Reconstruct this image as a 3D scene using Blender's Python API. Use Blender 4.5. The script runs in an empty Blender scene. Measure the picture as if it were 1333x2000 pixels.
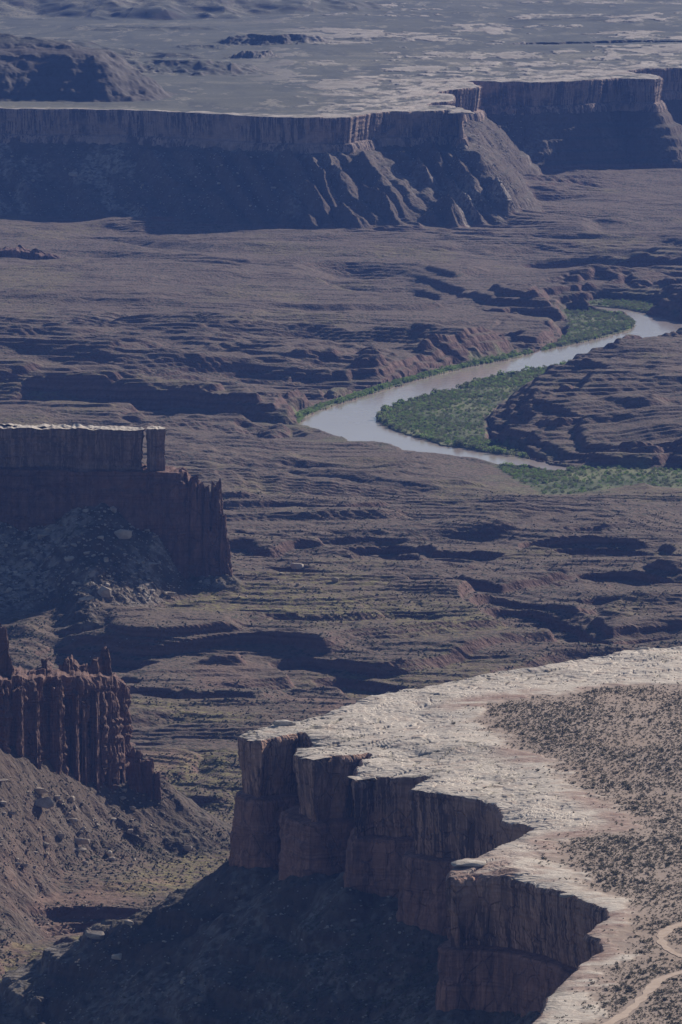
import bpy, math, random, time
import numpy as np
T0 = time.time()
SC = bpy.context.scene
COL = SC.collection
F = 15370.0                      # focal length in pixels of the 1333x2000 photograph
CAMZ = 620.0                     # overlook above the river (river = 0)
PITCH = math.atan(0.1047)
R32 = np.float32

# ------------------------------------------------------------------ camera
cam = bpy.data.cameras.new("camera")
cam.sensor_fit = 'VERTICAL'; cam.sensor_height = 36.0; cam.lens = 36.0 * F / 2000.0
cam.clip_start = 5.0; cam.clip_end = 90000.0
camo = bpy.data.objects.new("camera", cam); COL.objects.link(camo)
camo.location = (0, 0, CAMZ); camo.rotation_euler = (math.pi / 2 - PITCH, 0, 0)
SC.camera = camo

# ------------------------------------------------------------------ light
SUN_AZ, SUN_EL = math.radians(37), math.radians(27)      # azimuth from the view direction towards the right
SUN_DIR = np.array([math.sin(SUN_AZ) * math.cos(SUN_EL), math.cos(SUN_AZ) * math.cos(SUN_EL), math.sin(SUN_EL)])
w = bpy.data.worlds.new("World"); SC.world = w; w.use_nodes = True
nt = w.node_tree; nt.nodes.clear()
sky = nt.nodes.new('ShaderNodeTexSky'); sky.sky_type = 'NISHITA'; sky.sun_disc = False
sky.sun_elevation = SUN_EL; sky.sun_rotation = SUN_AZ; sky.altitude = 1500
bg = nt.nodes.new('ShaderNodeBackground'); bg.inputs['Strength'].default_value = 0.050
wo = nt.nodes.new('ShaderNodeOutputWorld')
nt.links.new(sky.outputs[0], bg.inputs[0]); nt.links.new(bg.outputs[0], wo.inputs[0])
sl = bpy.data.lights.new("sun", 'SUN'); sl.energy = 5.0; sl.angle = math.radians(0.5); sl.color = (1.0, 0.91, 0.79)
so = bpy.data.objects.new("sun", sl); COL.objects.link(so)
so.rotation_euler = (math.pi / 2 - SUN_EL, 0, math.pi - SUN_AZ)
SC.view_settings.view_transform = 'Standard'; SC.view_settings.look = 'None'
SC.view_settings.exposure = 0.24; SC.view_settings.gamma = 1.0
SC.cycles.volume_bounces = 0; SC.cycles.max_bounces = 4; SC.cycles.diffuse_bounces = 2
SC.cycles.glossy_bounces = 2; SC.cycles.transmission_bounces = 2

# ------------------------------------------------------------------ noise
def _h(ix, iy, seed):
    x = ix * np.uint32(374761393) + iy * np.uint32(668265263) + np.uint32((seed * 2246822519 + 12345) & 0xffffffff)
    x = (x ^ (x >> np.uint32(13))) * np.uint32(1274126177)
    x = (x ^ (x >> np.uint32(16))) * np.uint32(2246822519)
    return ((x >> np.uint32(8)).astype(R32)) * R32(1.0 / 16777216.0)
def vn(x, y, seed=0):
    fx = np.floor(x); fy = np.floor(y)
    ix = fx.astype(np.int32).view(np.uint32); iy = fy.astype(np.int32).view(np.uint32)
    tx = (x - fx).astype(R32); ty = (y - fy).astype(R32)
    tx = tx * tx * tx * (tx * (tx * 6 - 15) + 10); ty = ty * ty * ty * (ty * (ty * 6 - 15) + 10)
    one = np.uint32(1)
    a = _h(ix, iy, seed); b = _h(ix + one, iy, seed); c = _h(ix, iy + one, seed); d = _h(ix + one, iy + one, seed)
    a = a + (b - a) * tx; c = c + (d - c) * tx
    return a + (c - a) * ty
def A(x): return np.ascontiguousarray(x, dtype=R32)
def fbm(x, y, oct=4, seed=0, gain=0.5, lac=2.03):
    x = A(x); y = A(y); s = np.zeros(np.broadcast(x, y).shape, R32); a = 1.0; t = 0.0
    x = np.ascontiguousarray(np.broadcast_to(x, s.shape)); y = np.ascontiguousarray(np.broadcast_to(y, s.shape))
    for o in range(oct):
        s += a * (vn(x, y, seed + 17 * o) * 2 - 1); t += a
        x, y = (x * R32(0.8) - y * R32(0.6)) * R32(lac) + R32(13.7), (x * R32(0.6) + y * R32(0.8)) * R32(lac) + R32(7.3); a *= gain
    return s / R32(t) * R32(1.6)
def billow(x, y, oct=3, seed=0, gain=0.5):
    x = A(x); y = A(y); s = np.zeros(x.shape, R32); a = 1.0; t = 0.0
    for o in range(oct):
        s += a * np.abs(vn(x, y, seed + 31 * o) * 2 - 1); t += a
        x, y = (x * R32(0.8) - y * R32(0.6)) * R32(2.1) + R32(3.7), (x * R32(0.6) + y * R32(0.8)) * R32(2.1) + R32(9.3); a *= gain
    return s / R32(t)
def voro2(x, y, seed=0):
    x = A(x); y = A(y); fx = np.floor(x); fy = np.floor(y); ix = fx.astype(np.int32); iy = fy.astype(np.int32)
    f1 = np.full(x.shape, 9, R32); f2 = np.full(x.shape, 9, R32); cid = np.zeros(x.shape, R32); cx = np.zeros(x.shape, R32)
    for dx in (-1, 0, 1):
        for dy in (-1, 0, 1):
            a = (ix + dx).view(np.uint32); b = (iy + dy).view(np.uint32)
            px = fx + dx + _h(a, b, seed); py = fy + dy + _h(a, b, seed + 5)
            d = np.hypot(px - x, py - y); m = d < f1
            f2 = np.where(m, f1, np.minimum(f2, d)); cid = np.where(m, _h(a, b, seed + 9), cid); cx = np.where(m, x - px, cx); f1 = np.where(m, d, f1)
    return f1, f2, cid, cx
def sst(a, b, x):
    t = np.clip((x - a) / (b - a), 0, 1); return t * t * (3 - 2 * t)
def smax(a, b, k):
    h = np.clip(0.5 + 0.5 * (a - b) / k, 0, 1); return b + (a - b) * h + k * h * (1 - h)
def smin(a, b, k): return -smax(-a, -b, k)

# ------------------------------------------------------------------ picture -> world helpers
def ray(px, py):
    a = (px - 666.5) / F; b = (1000.0 - py) / F
    return np.array([a, math.cos(PITCH) + b * math.sin(PITCH), -math.sin(PITCH) + b * math.cos(PITCH)])
def P(px, py, z):
    d = ray(px, py); t = (z - CAMZ) / d[2]; return np.array([d[0] * t, d[1] * t])
def PL(pts, z): return np.array([P(a, b, z) for a, b in pts])
def XatD(px, D): return (px - 666.5) / F * D
def ZatD(py, D):
    d = ray(666.5, py); return CAMZ + d[2] / d[1] * D

# ------------------------------------------------------------------ polygon helpers
def seg_d(x, y, pts, closed=True, reach=1e9):
    pts = np.asarray(pts, R32); out = np.full(x.shape, 1e6, R32)
    m = (x > pts[:, 0].min() - reach) & (x < pts[:, 0].max() + reach) & (y > pts[:, 1].min() - reach) & (y < pts[:, 1].max() + reach)
    if not m.any(): return out
    X = x[m]; Y = y[m]; d = np.full(X.shape, 1e12, R32); n = len(pts)
    for i in range(n if closed else n - 1):
        ax, ay = pts[i]; bx, by = pts[(i + 1) % n]; ex = bx - ax; ey = by - ay; L = ex * ex + ey * ey
        if L < 1e-9: continue
        qx = X - ax; qy = Y - ay
        t = np.clip((qx * ex + qy * ey) / L, 0, 1)
        qx -= t * ex; qy -= t * ey
        np.minimum(d, qx * qx + qy * qy, out=d)
    out[m] = np.sqrt(d); return out
def inside(x, y, pts):
    pts = np.asarray(pts, R32); res = np.zeros(x.shape, bool)
    m = (x >= pts[:, 0].min()) & (x <= pts[:, 0].max()) & (y >= pts[:, 1].min()) & (y <= pts[:, 1].max())
    if not m.any(): return res
    X = x[m]; Y = y[m]; c = np.zeros(X.shape, bool); n = len(pts)
    for i in range(n):
        ax, ay = pts[i]; bx, by = pts[(i + 1) % n]
        if ay == by: continue
        c ^= ((ay > Y) != (by > Y)) & (X < (bx - ax) * (Y - ay) / (by - ay) + ax)
    res[m] = c; return res
def sdist(x, y, pts, reach=1e9):       # positive outside
    d = seg_d(x, y, pts, True, reach); i = inside(x, y, pts); return np.where(i, -d, d)
def area(p): x, y = np.asarray(p).T; return 0.5 * np.sum(x * np.roll(y, -1) - np.roll(x, -1) * y)
def resample(pts, ds, closed=False):
    pts = np.asarray(pts, float)
    if closed: pts = np.vstack([pts, pts[:1]])
    L = np.hypot(*np.diff(pts, axis=0).T); s = np.concatenate([[0], np.cumsum(L)])
    n = max(8, int(s[-1] / ds)); t = np.linspace(0, s[-1], n, endpoint=not closed)
    return np.stack([np.interp(t, s, pts[:, 0]), np.interp(t, s, pts[:, 1])], 1), t
def smooth(p, k, closed=False):
    if k < 1: return p
    ker = np.hanning(2 * k + 3)[1:-1]; ker /= ker.sum()
    q = np.concatenate([p[-k:], p, p[:k]]) if closed else np.concatenate([np.repeat(p[:1], k, 0), p, np.repeat(p[-1:], k, 0)])
    if p.ndim == 1: return np.convolve(q, ker, 'valid')
    return np.stack([np.convolve(q[:, i], ker, 'valid') for i in range(p.shape[1])], 1)
def normals(p, ccw, closed=False, k=3):
    t = (np.roll(p, -1, 0) - np.roll(p, 1, 0)) if closed else np.gradient(p, axis=0)
    n = np.stack([t[:, 1], -t[:, 0]], 1) * (1 if ccw else -1)
    n /= np.maximum(np.hypot(n[:, 0], n[:, 1]), 1e-6)[:, None]
    n = smooth(n, k, closed); n /= np.maximum(np.hypot(n[:, 0], n[:, 1]), 1e-6)[:, None]
    return n

# ------------------------------------------------------------------ mesh helpers
def tag(o, label=None, cat=None, group=None, kind=None):
    if label: o['label'] = label
    if cat: o['category'] = cat
    if group: o['group'] = group
    if kind: o['kind'] = kind
    return o
def empty(name, loc):
    o = bpy.data.objects.new(name, None); o.location = loc; COL.objects.link(o); return o
def obj(name, me, mats=(), parent=None):
    o = bpy.data.objects.new(name, me)
    for m in (mats if isinstance(mats, (list, tuple)) else [mats]):
        if m.name not in [k.name for k in me.materials if k]: me.materials.append(m)
    COL.objects.link(o)
    if parent is not None:
        o.parent = parent; o.matrix_parent_inverse = parent.matrix_basis.inverted()
    return o
def mesh(name, V, Fc, smooth_=False, mi=None, attrs=None):
    V = np.ascontiguousarray(V, R32); Fc = np.ascontiguousarray(Fc, np.int32); k = Fc.shape[1]
    me = bpy.data.meshes.new(name)
    me.vertices.add(len(V)); me.vertices.foreach_set('co', V.ravel())
    me.loops.add(Fc.size); me.loops.foreach_set('vertex_index', Fc.ravel())
    me.polygons.add(len(Fc)); me.polygons.foreach_set('loop_start', np.arange(0, Fc.size, k, dtype=np.int32))
    if mi is not None: me.polygons.foreach_set('material_index', np.ascontiguousarray(mi, np.int32))
    me.polygons.foreach_set('use_smooth', np.full(len(Fc), bool(smooth_)))
    me.update(calc_edges=True)
    for an, arr in (attrs or {}).items():
        a = me.attributes.new(an, 'FLOAT_COLOR', 'POINT'); a.data.foreach_set('color', np.ascontiguousarray(arr, R32).ravel())
    return me
def grid_faces(nr, nc, wrap=False):
    idx = np.arange(nr * nc, dtype=np.int32).reshape(nr, nc)
    if wrap: idx = np.concatenate([idx, idx[:, :1]], 1)
    return np.stack([idx[:-1, :-1], idx[:-1, 1:], idx[1:, 1:], idx[1:, :-1]], -1).reshape(-1, 4)
def compact(V, Fc, *arrs):
    used = np.zeros(len(V), bool); used[Fc.ravel()] = True; m = np.cumsum(used) - 1
    return (V[used], m[Fc].astype(np.int32)) + tuple(a[used] for a in arrs)

# ------------------------------------------------------------------ material helpers
class M:
    def __init__(s, name, rough=0.95, spec=0.15):
        s.m = bpy.data.materials.new(name); s.m.use_nodes = True; s.t = s.m.node_tree
        s.b = s.t.nodes['Principled BSDF']; s.b.inputs['Roughness'].default_value = rough
        s.b.inputs['Specular IOR Level'].default_value = spec
        g = s.t.nodes.new('ShaderNodeNewGeometry'); s.pos = g.outputs['Position']; s.nrm = g.outputs['True Normal']
    def _set(s, sock, v):
        if isinstance(v, bpy.types.NodeSocket): s.t.links.new(v, sock)
        elif isinstance(v, (tuple, list)): sock.default_value = tuple(v) + ((1.0,) if len(v) == 3 and sock.type == 'RGBA' else ())
        else: sock.default_value = v
    def vec(s, sc, off=(0, 0, 0), src=None):
        n = s.t.nodes.new('ShaderNodeMapping'); s._set(n.inputs['Vector'], src or s.pos)
        n.inputs['Scale'].default_value = sc if isinstance(sc, tuple) else (sc,) * 3; n.inputs['Location'].default_value = off
        return n.outputs[0]
    def noise(s, sc, det=3, rough=0.55, off=(0, 0, 0), dist=0.0):
        n = s.t.nodes.new('ShaderNodeTexNoise'); s._set(n.inputs['Vector'], s.vec(sc, off)); n.inputs['Scale'].default_value = 1
        n.inputs['Detail'].default_value = det; n.inputs['Roughness'].default_value = rough; n.inputs['Distortion'].default_value = dist
        return n.outputs['Fac']
    def voro(s, sc, feat='F1', out='Distance', off=(0, 0, 0)):
        n = s.t.nodes.new('ShaderNodeTexVoronoi'); n.feature = feat; s._set(n.inputs['Vector'], s.vec(sc, off)); n.inputs['Scale'].default_value = 1
        return n.outputs[out]
    def ma(s, op, a, b=0.0, c=None, clamp=False):
        n = s.t.nodes.new('ShaderNodeMath'); n.operation = op; n.use_clamp = clamp; s._set(n.inputs[0], a); s._set(n.inputs[1], b)
        if c is not None: s._set(n.inputs[2], c)
        return n.outputs[0]
    def rng(s, v, a, b, c=0.0, d=1.0):
        n = s.t.nodes.new('ShaderNodeMapRange'); n.interpolation_type = 'SMOOTHSTEP'; s._set(n.inputs['Value'], v)
        for k, x in zip(('From Min', 'From Max', 'To Min', 'To Max'), (a, b, c, d)): s._set(n.inputs[k], x)
        return n.outputs[0]
    def mix(s, f, a, b, mode='MIX'):
        n = s.t.nodes.new('ShaderNodeMix'); n.data_type = 'RGBA'; n.blend_type = mode
        s._set(n.inputs[0], f); s._set(n.inputs[6], a); s._set(n.inputs[7], b); return n.outputs[2]
    def attr(s, name):
        n = s.t.nodes.new('ShaderNodeAttribute'); n.attribute_name = name
        q = s.t.nodes.new('ShaderNodeSeparateColor'); s.t.links.new(n.outputs['Color'], q.inputs[0])
        return q.outputs[0], q.outputs[1], q.outputs[2]
    def xyz(s, v):
        q = s.t.nodes.new('ShaderNodeSeparateXYZ'); s.t.links.new(v, q.inputs[0]); return q.outputs
    def bump(s, h, dist=1.0, strength=1.0):
        n = s.t.nodes.new('ShaderNodeBump'); s._set(n.inputs['Height'], h); n.inputs['Distance'].default_value = dist
        n.inputs['Strength'].default_value = strength; s.t.links.new(n.outputs[0], s.b.inputs['Normal'])
    def col(s, c): s._set(s.b.inputs['Base Color'], c); return s.m
    def rnd(s):
        n = s.t.nodes.new('ShaderNodeObjectInfo'); return n.outputs['Random']
#---MATERIALS---
def mat_floor():
    m = M('basin_floor'); rub, veg, gr = m.attr('mask'); pk, tal, _ = m.attr('mask_b')
    nz = m.xyz(m.nrm)[2]; p = m.xyz(m.pos)
    big = m.noise(0.006, 4); mid = m.noise(0.05, 4); fine = m.noise(0.35, 3)
    soil = m.mix(big, (0.112, 0.074, 0.056), (0.170, 0.124, 0.098))
    soil = m.mix(m.rng(mid, .35, .7), soil, m.mix(fine, (0.085, 0.061, 0.047), (0.19, 0.142, 0.112)))
    # scrub specks and grass
    d = m.voro(0.33); s1 = m.rng(d, .42, .28); d2 = m.voro(0.13, off=(7, 3, 1)); s2 = m.rng(d2, .33, .2)
    dens = m.rng(m.noise(0.012, 3, off=(5, 1, 0)), .3, .6, .3, .95)
    soil = m.mix(m.ma('MULTIPLY', s1, dens), soil, (0.050, 0.050, 0.036))
    soil = m.mix(m.ma('MULTIPLY', s2, m.ma('MULTIPLY', dens, .8)), soil, (0.044, 0.048, 0.034))
    gcol = m.mix(m.noise(0.5, 2), (0.13, 0.115, 0.05), (0.27, 0.23, 0.10))
    soil = m.mix(m.ma('MULTIPLY', gr, m.rng(m.noise(0.22, 3, off=(2, 9, 4)), .4, .62)), soil, gcol)
    soil = m.mix(m.ma('MULTIPLY', pk, .8), soil, m.mix(mid, (0.27, 0.14, 0.11), (0.34, 0.20, 0.16)))
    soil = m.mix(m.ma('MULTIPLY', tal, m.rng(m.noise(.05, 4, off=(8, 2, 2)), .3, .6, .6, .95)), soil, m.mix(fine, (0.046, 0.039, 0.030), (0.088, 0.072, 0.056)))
    # bare rock on steep faces, banded
    bz = m.ma('ADD', m.ma('MULTIPLY', p[2], 0.35), m.ma('MULTIPLY', m.noise(0.02, 2), 3.0))
    cb = m.t.nodes.new('ShaderNodeCombineXYZ'); m.t.links.new(bz, cb.inputs[2])
    nb = m.t.nodes.new('ShaderNodeTexNoise'); m.t.links.new(cb.outputs[0], nb.inputs['Vector']); nb.inputs['Scale'].default_value = 1; nb.inputs['Detail'].default_value = 3
    rock = m.mix(m.rng(nb.outputs['Fac'], .3, .7), (0.105, 0.055, 0.046), (0.205, 0.122, 0.098))
    rock = m.mix(m.rng(fine, .3, .7, .0, .5), rock, (0.09, 0.06, 0.05))
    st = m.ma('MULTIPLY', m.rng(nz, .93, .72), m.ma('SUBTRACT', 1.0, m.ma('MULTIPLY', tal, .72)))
    base = m.mix(st, soil, rock)
    # rubble on talus
    rcol = m.mix(m.voro(0.35, out='Color', off=(1, 2, 8)), (0.15, 0.125, 0.11), (0.44, 0.39, 0.35))
    rb = m.ma('MULTIPLY', rub, m.ma('MULTIPLY', m.rng(m.noise((0.03, .012, .02), 4, .6, off=(3, 3, 3)), .40, .58), m.rng(m.noise(.2, 3, off=(1, 3, 3)), .35, .6)))
    base = m.mix(rb, base, rcol)
    vcol = m.mix(m.rng(m.noise((0.03, .015, .1), 4), .35, .65), (0.060, 0.085, 0.034), (0.19, 0.20, 0.10))
    base = m.mix(veg, base, vcol)
    h = m.ma('ADD', m.ma('MULTIPLY', m.noise(0.4, 4, .6), .8), m.ma('MULTIPLY', m.noise((0.05, .12, .1), 4), 1.4))
    h = m.ma('ADD', h, m.ma('MULTIPLY', s1, .35)); h = m.ma('ADD', h, m.ma('MULTIPLY', m.ma('MULTIPLY', m.voro(0.25, off=(1, 2, 8)), rub), -1.0))
    m.bump(h, 1.3, .8)
    return m.col(base)
def mat_cliff(name, hi, lo, varnish, z0, z1, streak=1.0, edge=None, bed=.5, sf=1.0):
    m = M(name, .9, .2); p = m.xyz(m.pos)
    t = m.rng(p[2], z0, z1)
    wob = m.ma('MULTIPLY', m.noise(0.03, 3), 5.0)
    cb = m.t.nodes.new('ShaderNodeCombineXYZ'); m.t.links.new(m.ma('ADD', m.ma('MULTIPLY', p[2], .9), wob), cb.inputs[2])
    nb = m.t.nodes.new('ShaderNodeTexNoise'); m.t.links.new(cb.outputs[0], nb.inputs['Vector']); nb.inputs['Scale'].default_value = 1; nb.inputs['Detail'].default_value = 4
    base = m.mix(t, lo, hi)
    base = m.mix(m.rng(nb.outputs['Fac'], .35, .7, 0, bed), base, tuple(c * .55 for c in lo))
    base = m.mix(m.rng(m.noise(.12, 4, off=(4, 4, 4)), .4, .7, 0, .5), base, tuple(min(1, c * 1.45) for c in hi))
    v = m.noise((0.45 * sf, 0.45 * sf, 0.015), 4, .6); v2 = m.noise((1.6 * sf, 1.6 * sf, 0.03), 3, .6, off=(5, 2, 0)); v3 = m.noise((.06 * sf, .06 * sf, .035), 3, off=(9, 2, 2))
    vm = m.ma('MULTIPLY', m.rng(v, .45, .56), m.rng(v3, .33, .52)); vm = m.ma('MAXIMUM', vm, m.ma('MULTIPLY', m.rng(v2, .51, .60), m.rng(v3, .28, .55)))
    base = m.mix(m.ma('MULTIPLY', vm, streak), base, varnish)
    base = m.mix(m.ma('MULTIPLY', m.rng(m.noise((.9, .9, .02), 3, off=(1, 8, 3)), .60, .70), .45 * streak), base, tuple(min(1, c * 1.9) for c in hi))
    h = m.ma('ADD', m.ma('MULTIPLY', m.noise((.7, .7, .25), 5, .65), 1.0), m.ma('MULTIPLY', nb.outputs['Fac'], .7))
    cr = m.rng(m.voro((.16, .16, .07), 'DISTANCE_TO_EDGE'), .0, .035, -1.2, 0)
    m.bump(m.ma('ADD', h, cr), 0.9, .8)
    return m.col(base)
def mat_slick(name='slickrock', far=False):
    m = M(name, .85, .2); rock, pink, dark = m.attr('mask')
    k = .35 if far else 1.0
    a = m.noise(.05 * k, 4); f = m.noise(.5 * k, 4, .65); s = m.noise((.12 * k, .5 * k, .5), 4, .6)
    rk = m.mix(a, (0.48, 0.42, 0.36), (0.66, 0.595, 0.525))
    rk = m.mix(m.rng(s, .45, .68, 0, .55), rk, (0.30, 0.235, 0.195))
    rk = m.mix(m.rng(f, .58, .75, 0, .6), rk, (0.20, 0.165, 0.14))
    rk = m.mix(m.rng(m.noise(.11 * k, 4, off=(3, 1, 0)), .52, .68, 0, .5), rk, (0.42, 0.30, 0.235))
    rk = m.mix(m.ma('MULTIPLY', dark, .8), rk, (0.11, 0.10, 0.065))
    pk = m.mix(m.rng(m.noise(.2 * k, 4), .35, .65), (0.24, 0.15, 0.12), (0.38, 0.275, 0.23))
    if not far: rk = m.mix(m.ma('MULTIPLY', pink, m.rng(m.noise((.04 * k, .09 * k, .1), 4, off=(1, 4, 0)), .30, .52)), rk, pk)
    if far:
        sand = m.mix(m.noise(.02, 4), (0.060, 0.062, 0.043), (0.105, 0.10, 0.072))
        band = m.noise((.0006, .004, .01), 4, .6, off=(0, 3, 0)); sand = m.mix(m.rng(band, .5, .68, 0, .7), sand, (0.23, 0.205, 0.145))
        sand = m.mix(m.rng(m.noise((.02, .0045, .02), 5, .65, off=(2, 6, 0)), .47, .58, 0, .85), sand, (0.034, 0.037, 0.029)); sand = m.mix(m.rng(m.noise((.035, .008, .02), 5, .65, off=(9, 6, 0)), .55, .64, 0, .7), sand, (0.27, 0.24, 0.185))
        sp = m.rng(m.voro(.2), .5, .3); sand = m.mix(m.ma('MULTIPLY', sp, .8), sand, (0.06, 0.065, 0.045))
        # hill sides: red brown rock
        rk = m.mix(.32, rk, (0.20, 0.17, 0.15))
        sand = m.mix(pink, sand, m.mix(m.noise((.03, .03, .2), 4), (0.035, 0.028, 0.025), (0.085, 0.062, 0.050)))
        sand = m.mix(m.rng(m.noise((.004, .012, .01), 5, .65, off=(7, 1, 0)), .45, .62, 0, .6), sand, (0.055, 0.058, 0.040))
        sand = m.mix(m.rng(m.xyz(m.nrm)[2], .97, .87), sand, m.mix(m.noise((.02, .02, .15), 4), (0.036, 0.029, 0.026), (0.080, 0.060, 0.052)))
    else:
        sand = m.mix(m.noise(.06, 4), (0.26, 0.195, 0.158), (0.37, 0.29, 0.24)); sand = m.mix(m.rng(m.noise(.9, 3), .5, .7, 0, .6), sand, (0.26, 0.19, 0.14))
        sand = m.mix(m.rng(m.noise(.018, 3, off=(2, 2, 0)), .5, .65, 0, .6), sand, (0.30, 0.22, 0.17))
    base = m.mix(rock, sand, rk)
    h = m.ma('ADD', m.ma('MULTIPLY', m.noise(.6 * k, 4, .6), .55), m.ma('MULTIPLY', m.noise((.25 * k, .7 * k, .6), 4), .8))
    m.bump(m.ma('MULTIPLY', h, m.ma('ADD', m.ma('MULTIPLY', rock, .8), .2)), .8 / k, .8)
    return m.col(base)
def mat_water():
    m = M('river_water', .14, .5); m.b.inputs['IOR'].default_value = 1.33
    c = m.mix(m.noise((.01, .004, 1), 3), (0.38, 0.31, 0.265), (0.50, 0.425, 0.38))
    h = m.ma('ADD', m.noise((.12, .05, .1), 4, .6), m.ma('MULTIPLY', m.noise((.02, .012, .1), 3), 1.5))
    m.bump(h, .22, .4); return m.col(c)
def mat_plain(name, a, b, sc, rough=.95, bumpd=.4):
    m = M(name, rough, .15); r = m.rnd()
    c = m.mix(m.rng(m.noise(sc, 4, .6), .35, .65), a, b)
    c = m.mix(m.ma('MULTIPLY', r, .6), c, m.mix(r, tuple(x * .55 for x in a), tuple(min(1, x * 1.3) for x in b)))
    if bumpd: m.bump(m.noise(sc * 3, 4, .65), bumpd, .8)
    return m.col(c)
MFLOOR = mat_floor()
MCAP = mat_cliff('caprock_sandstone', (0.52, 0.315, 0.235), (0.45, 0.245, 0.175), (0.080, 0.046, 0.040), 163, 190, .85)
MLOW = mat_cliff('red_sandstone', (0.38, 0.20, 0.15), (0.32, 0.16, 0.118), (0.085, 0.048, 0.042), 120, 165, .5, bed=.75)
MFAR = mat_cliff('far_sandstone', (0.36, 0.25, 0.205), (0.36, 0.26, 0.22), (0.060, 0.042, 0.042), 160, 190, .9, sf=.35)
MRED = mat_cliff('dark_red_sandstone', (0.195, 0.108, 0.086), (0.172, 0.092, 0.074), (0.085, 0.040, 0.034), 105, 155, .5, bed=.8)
MSLICK = mat_slick(); MPLAT = mat_slick('far_plateau', True)
MWATER = mat_water(); MSLICKP = mat_plain('rim_rock_stone', (0.40, 0.35, 0.30), (0.60, 0.54, 0.48), .4)
MROAD = mat_plain('road_dirt', (0.44, 0.335, 0.265), (0.54, 0.43, 0.35), .4, .95, .1)
def mat_leaf(name, a, b, sc=.25, tr=.45):
    m = M(name, .7, .2); c = m.mix(m.rng(m.noise(sc, 4, .6), .33, .67), a, b); m.col(c)
    t = m.t.nodes.new('ShaderNodeBsdfTranslucent'); m.t.links.new(m.mix(.5, c, tuple(min(1, x * 1.5) for x in b)), t.inputs['Color'])
    x = m.t.nodes.new('ShaderNodeMixShader'); x.inputs[0].default_value = tr; m.t.links.new(m.b.outputs[0], x.inputs[1]); m.t.links.new(t.outputs[0], x.inputs[2])
    m.t.links.new(x.outputs[0], m.t.nodes['Material Output'].inputs['Surface']); return m.m
MBOUL = mat_plain('boulder_sandstone', (0.30, 0.245, 0.205), (0.50, 0.43, 0.37), .35)
MSHRUB = mat_leaf('shrub_leaves', (0.060, 0.064, 0.044), (0.12, 0.115, 0.078), .5, .25)
MGREEN = mat_leaf('willow_leaves', (0.060, 0.105, 0.030), (0.20, 0.29, 0.09), .07)
MFSHRUB = mat_plain('sage_leaves', (0.060, 0.060, 0.042), (0.12, 0.115, 0.075), .8, .9, 0)
MGREY = mat_leaf('tamarisk_leaves', (0.052, 0.072, 0.038), (0.16, 0.18, 0.095), .07)
MBARK = mat_plain('bark', (0.10, 0.08, 0.06), (0.16, 0.13, 0.10), 2.0)

# ------------------------------------------------------------------ plan of the place (polygons on the map)
TOPZ = 190.0; RL = 62.0          # rim height and river level
near_rim_px = [(1500, 1235), (1333, 1262), (1250, 1268), (1150, 1285), (1050, 1305), (950, 1315), (870, 1330), (800, 1350), (740, 1365), (680, 1380),
    (620, 1398), (585, 1404), (545, 1405), (520, 1414), (480, 1420), (466, 1427), (480, 1432), (497, 1437), (512, 1438), (530, 1434), (560, 1430), (592, 1426),
    (613, 1440), (590, 1450), (577, 1454), (574, 1467), (595, 1477), (612, 1482), (650, 1476), (690, 1473), (719, 1468), (727, 1474), (712, 1480), (697, 1492), (693, 1510), (730, 1506),
    (770, 1511), (830, 1512), (843, 1518), (812, 1530), (801, 1540), (850, 1548), (930, 1556), (965, 1566), (985, 1586), (980, 1598), (1010, 1604), (1050, 1612),
    (1012, 1632), (972, 1652), (955, 1664), (925, 1679), (895, 1692), (877, 1704), (877, 1712), (895, 1713), (930, 1710), (1000, 1717), (1060, 1731), (1110, 1750), (1150, 1770),
    (1183, 1783), (1188, 1800), (1166, 1814), (1145, 1831), (1168, 1842), (1178, 1864), (1150, 1878), (1110, 1912), (1070, 1950), (1057, 1985), (990, 2040), (960, 2100)]
NEAR_RIM = PL(near_rim_px, TOPZ)
NEAR = np.vstack([NEAR_RIM, [(45, 2300), (520, 2300), (520, 3700), (260, 3680)]])
far_rim_px = [(-1200, 205), (-500, 209), (0, 212), (150, 213), (300, 217), (420, 222), (520, 228), (600, 231), (680, 229), (720, 223), (760, 219), (840, 217), (888, 215), (903, 220), (905, 212), (880, 206), (830, 206),
    (845, 201), (884, 199), (889, 190), (884, 184), (850, 182), (880, 176), (930, 172), (938, 168), (925, 162), (900, 158), (935, 159), (1050, 160), (1150, 157), (1210, 152), (1280, 156), (1295, 153), (1285, 148), (1230, 141),
    (1222, 137), (1260, 134), (1333, 132), (1600, 130)]
FAR_RIM = PL(far_rim_px, TOPZ)
FAR = np.vstack([FAR_RIM, [(3500, 9500), (3500, 60000), (-3500, 60000), (-3500, 8200)]])
water_px = [(1110, 601), (1160, 599), (1215, 603), (1255, 611), (1290, 621), (1333, 632), (1480, 640), (1480, 662), (1400, 658), (1333, 653), (1290, 661), (1230, 678), (1150, 706), (1060, 722), (1000, 733),
    (940, 746), (870, 768), (800, 784), (750, 800), (735, 815), (740, 828), (790, 849), (870, 871), (960, 886), (1015, 894), (1060, 905), (1112, 913), (1122, 917),
    (1100, 921), (1050, 918), (990, 913), (900, 894), (800, 881), (740, 867), (680, 863), (640, 846), (612, 838), (590, 833), (588, 826), (600, 814), (640, 797), (700, 779), (770, 756), (850, 734), (920, 717),
    (990, 704), (1040, 691), (1090, 679), (1150, 667), (1200, 654), (1236, 644), (1243, 632), (1225, 620), (1190, 611), (1150, 606), (1112, 605)]
WATER = PL(water_px, RL)
SOUTH = PL([(-300, 800), (300, 815), (588, 835), (640, 848), (740, 869), (900, 896), (1050, 921), (1600, 936), (1600, 1150), (-300, 1150)], RL)
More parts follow.
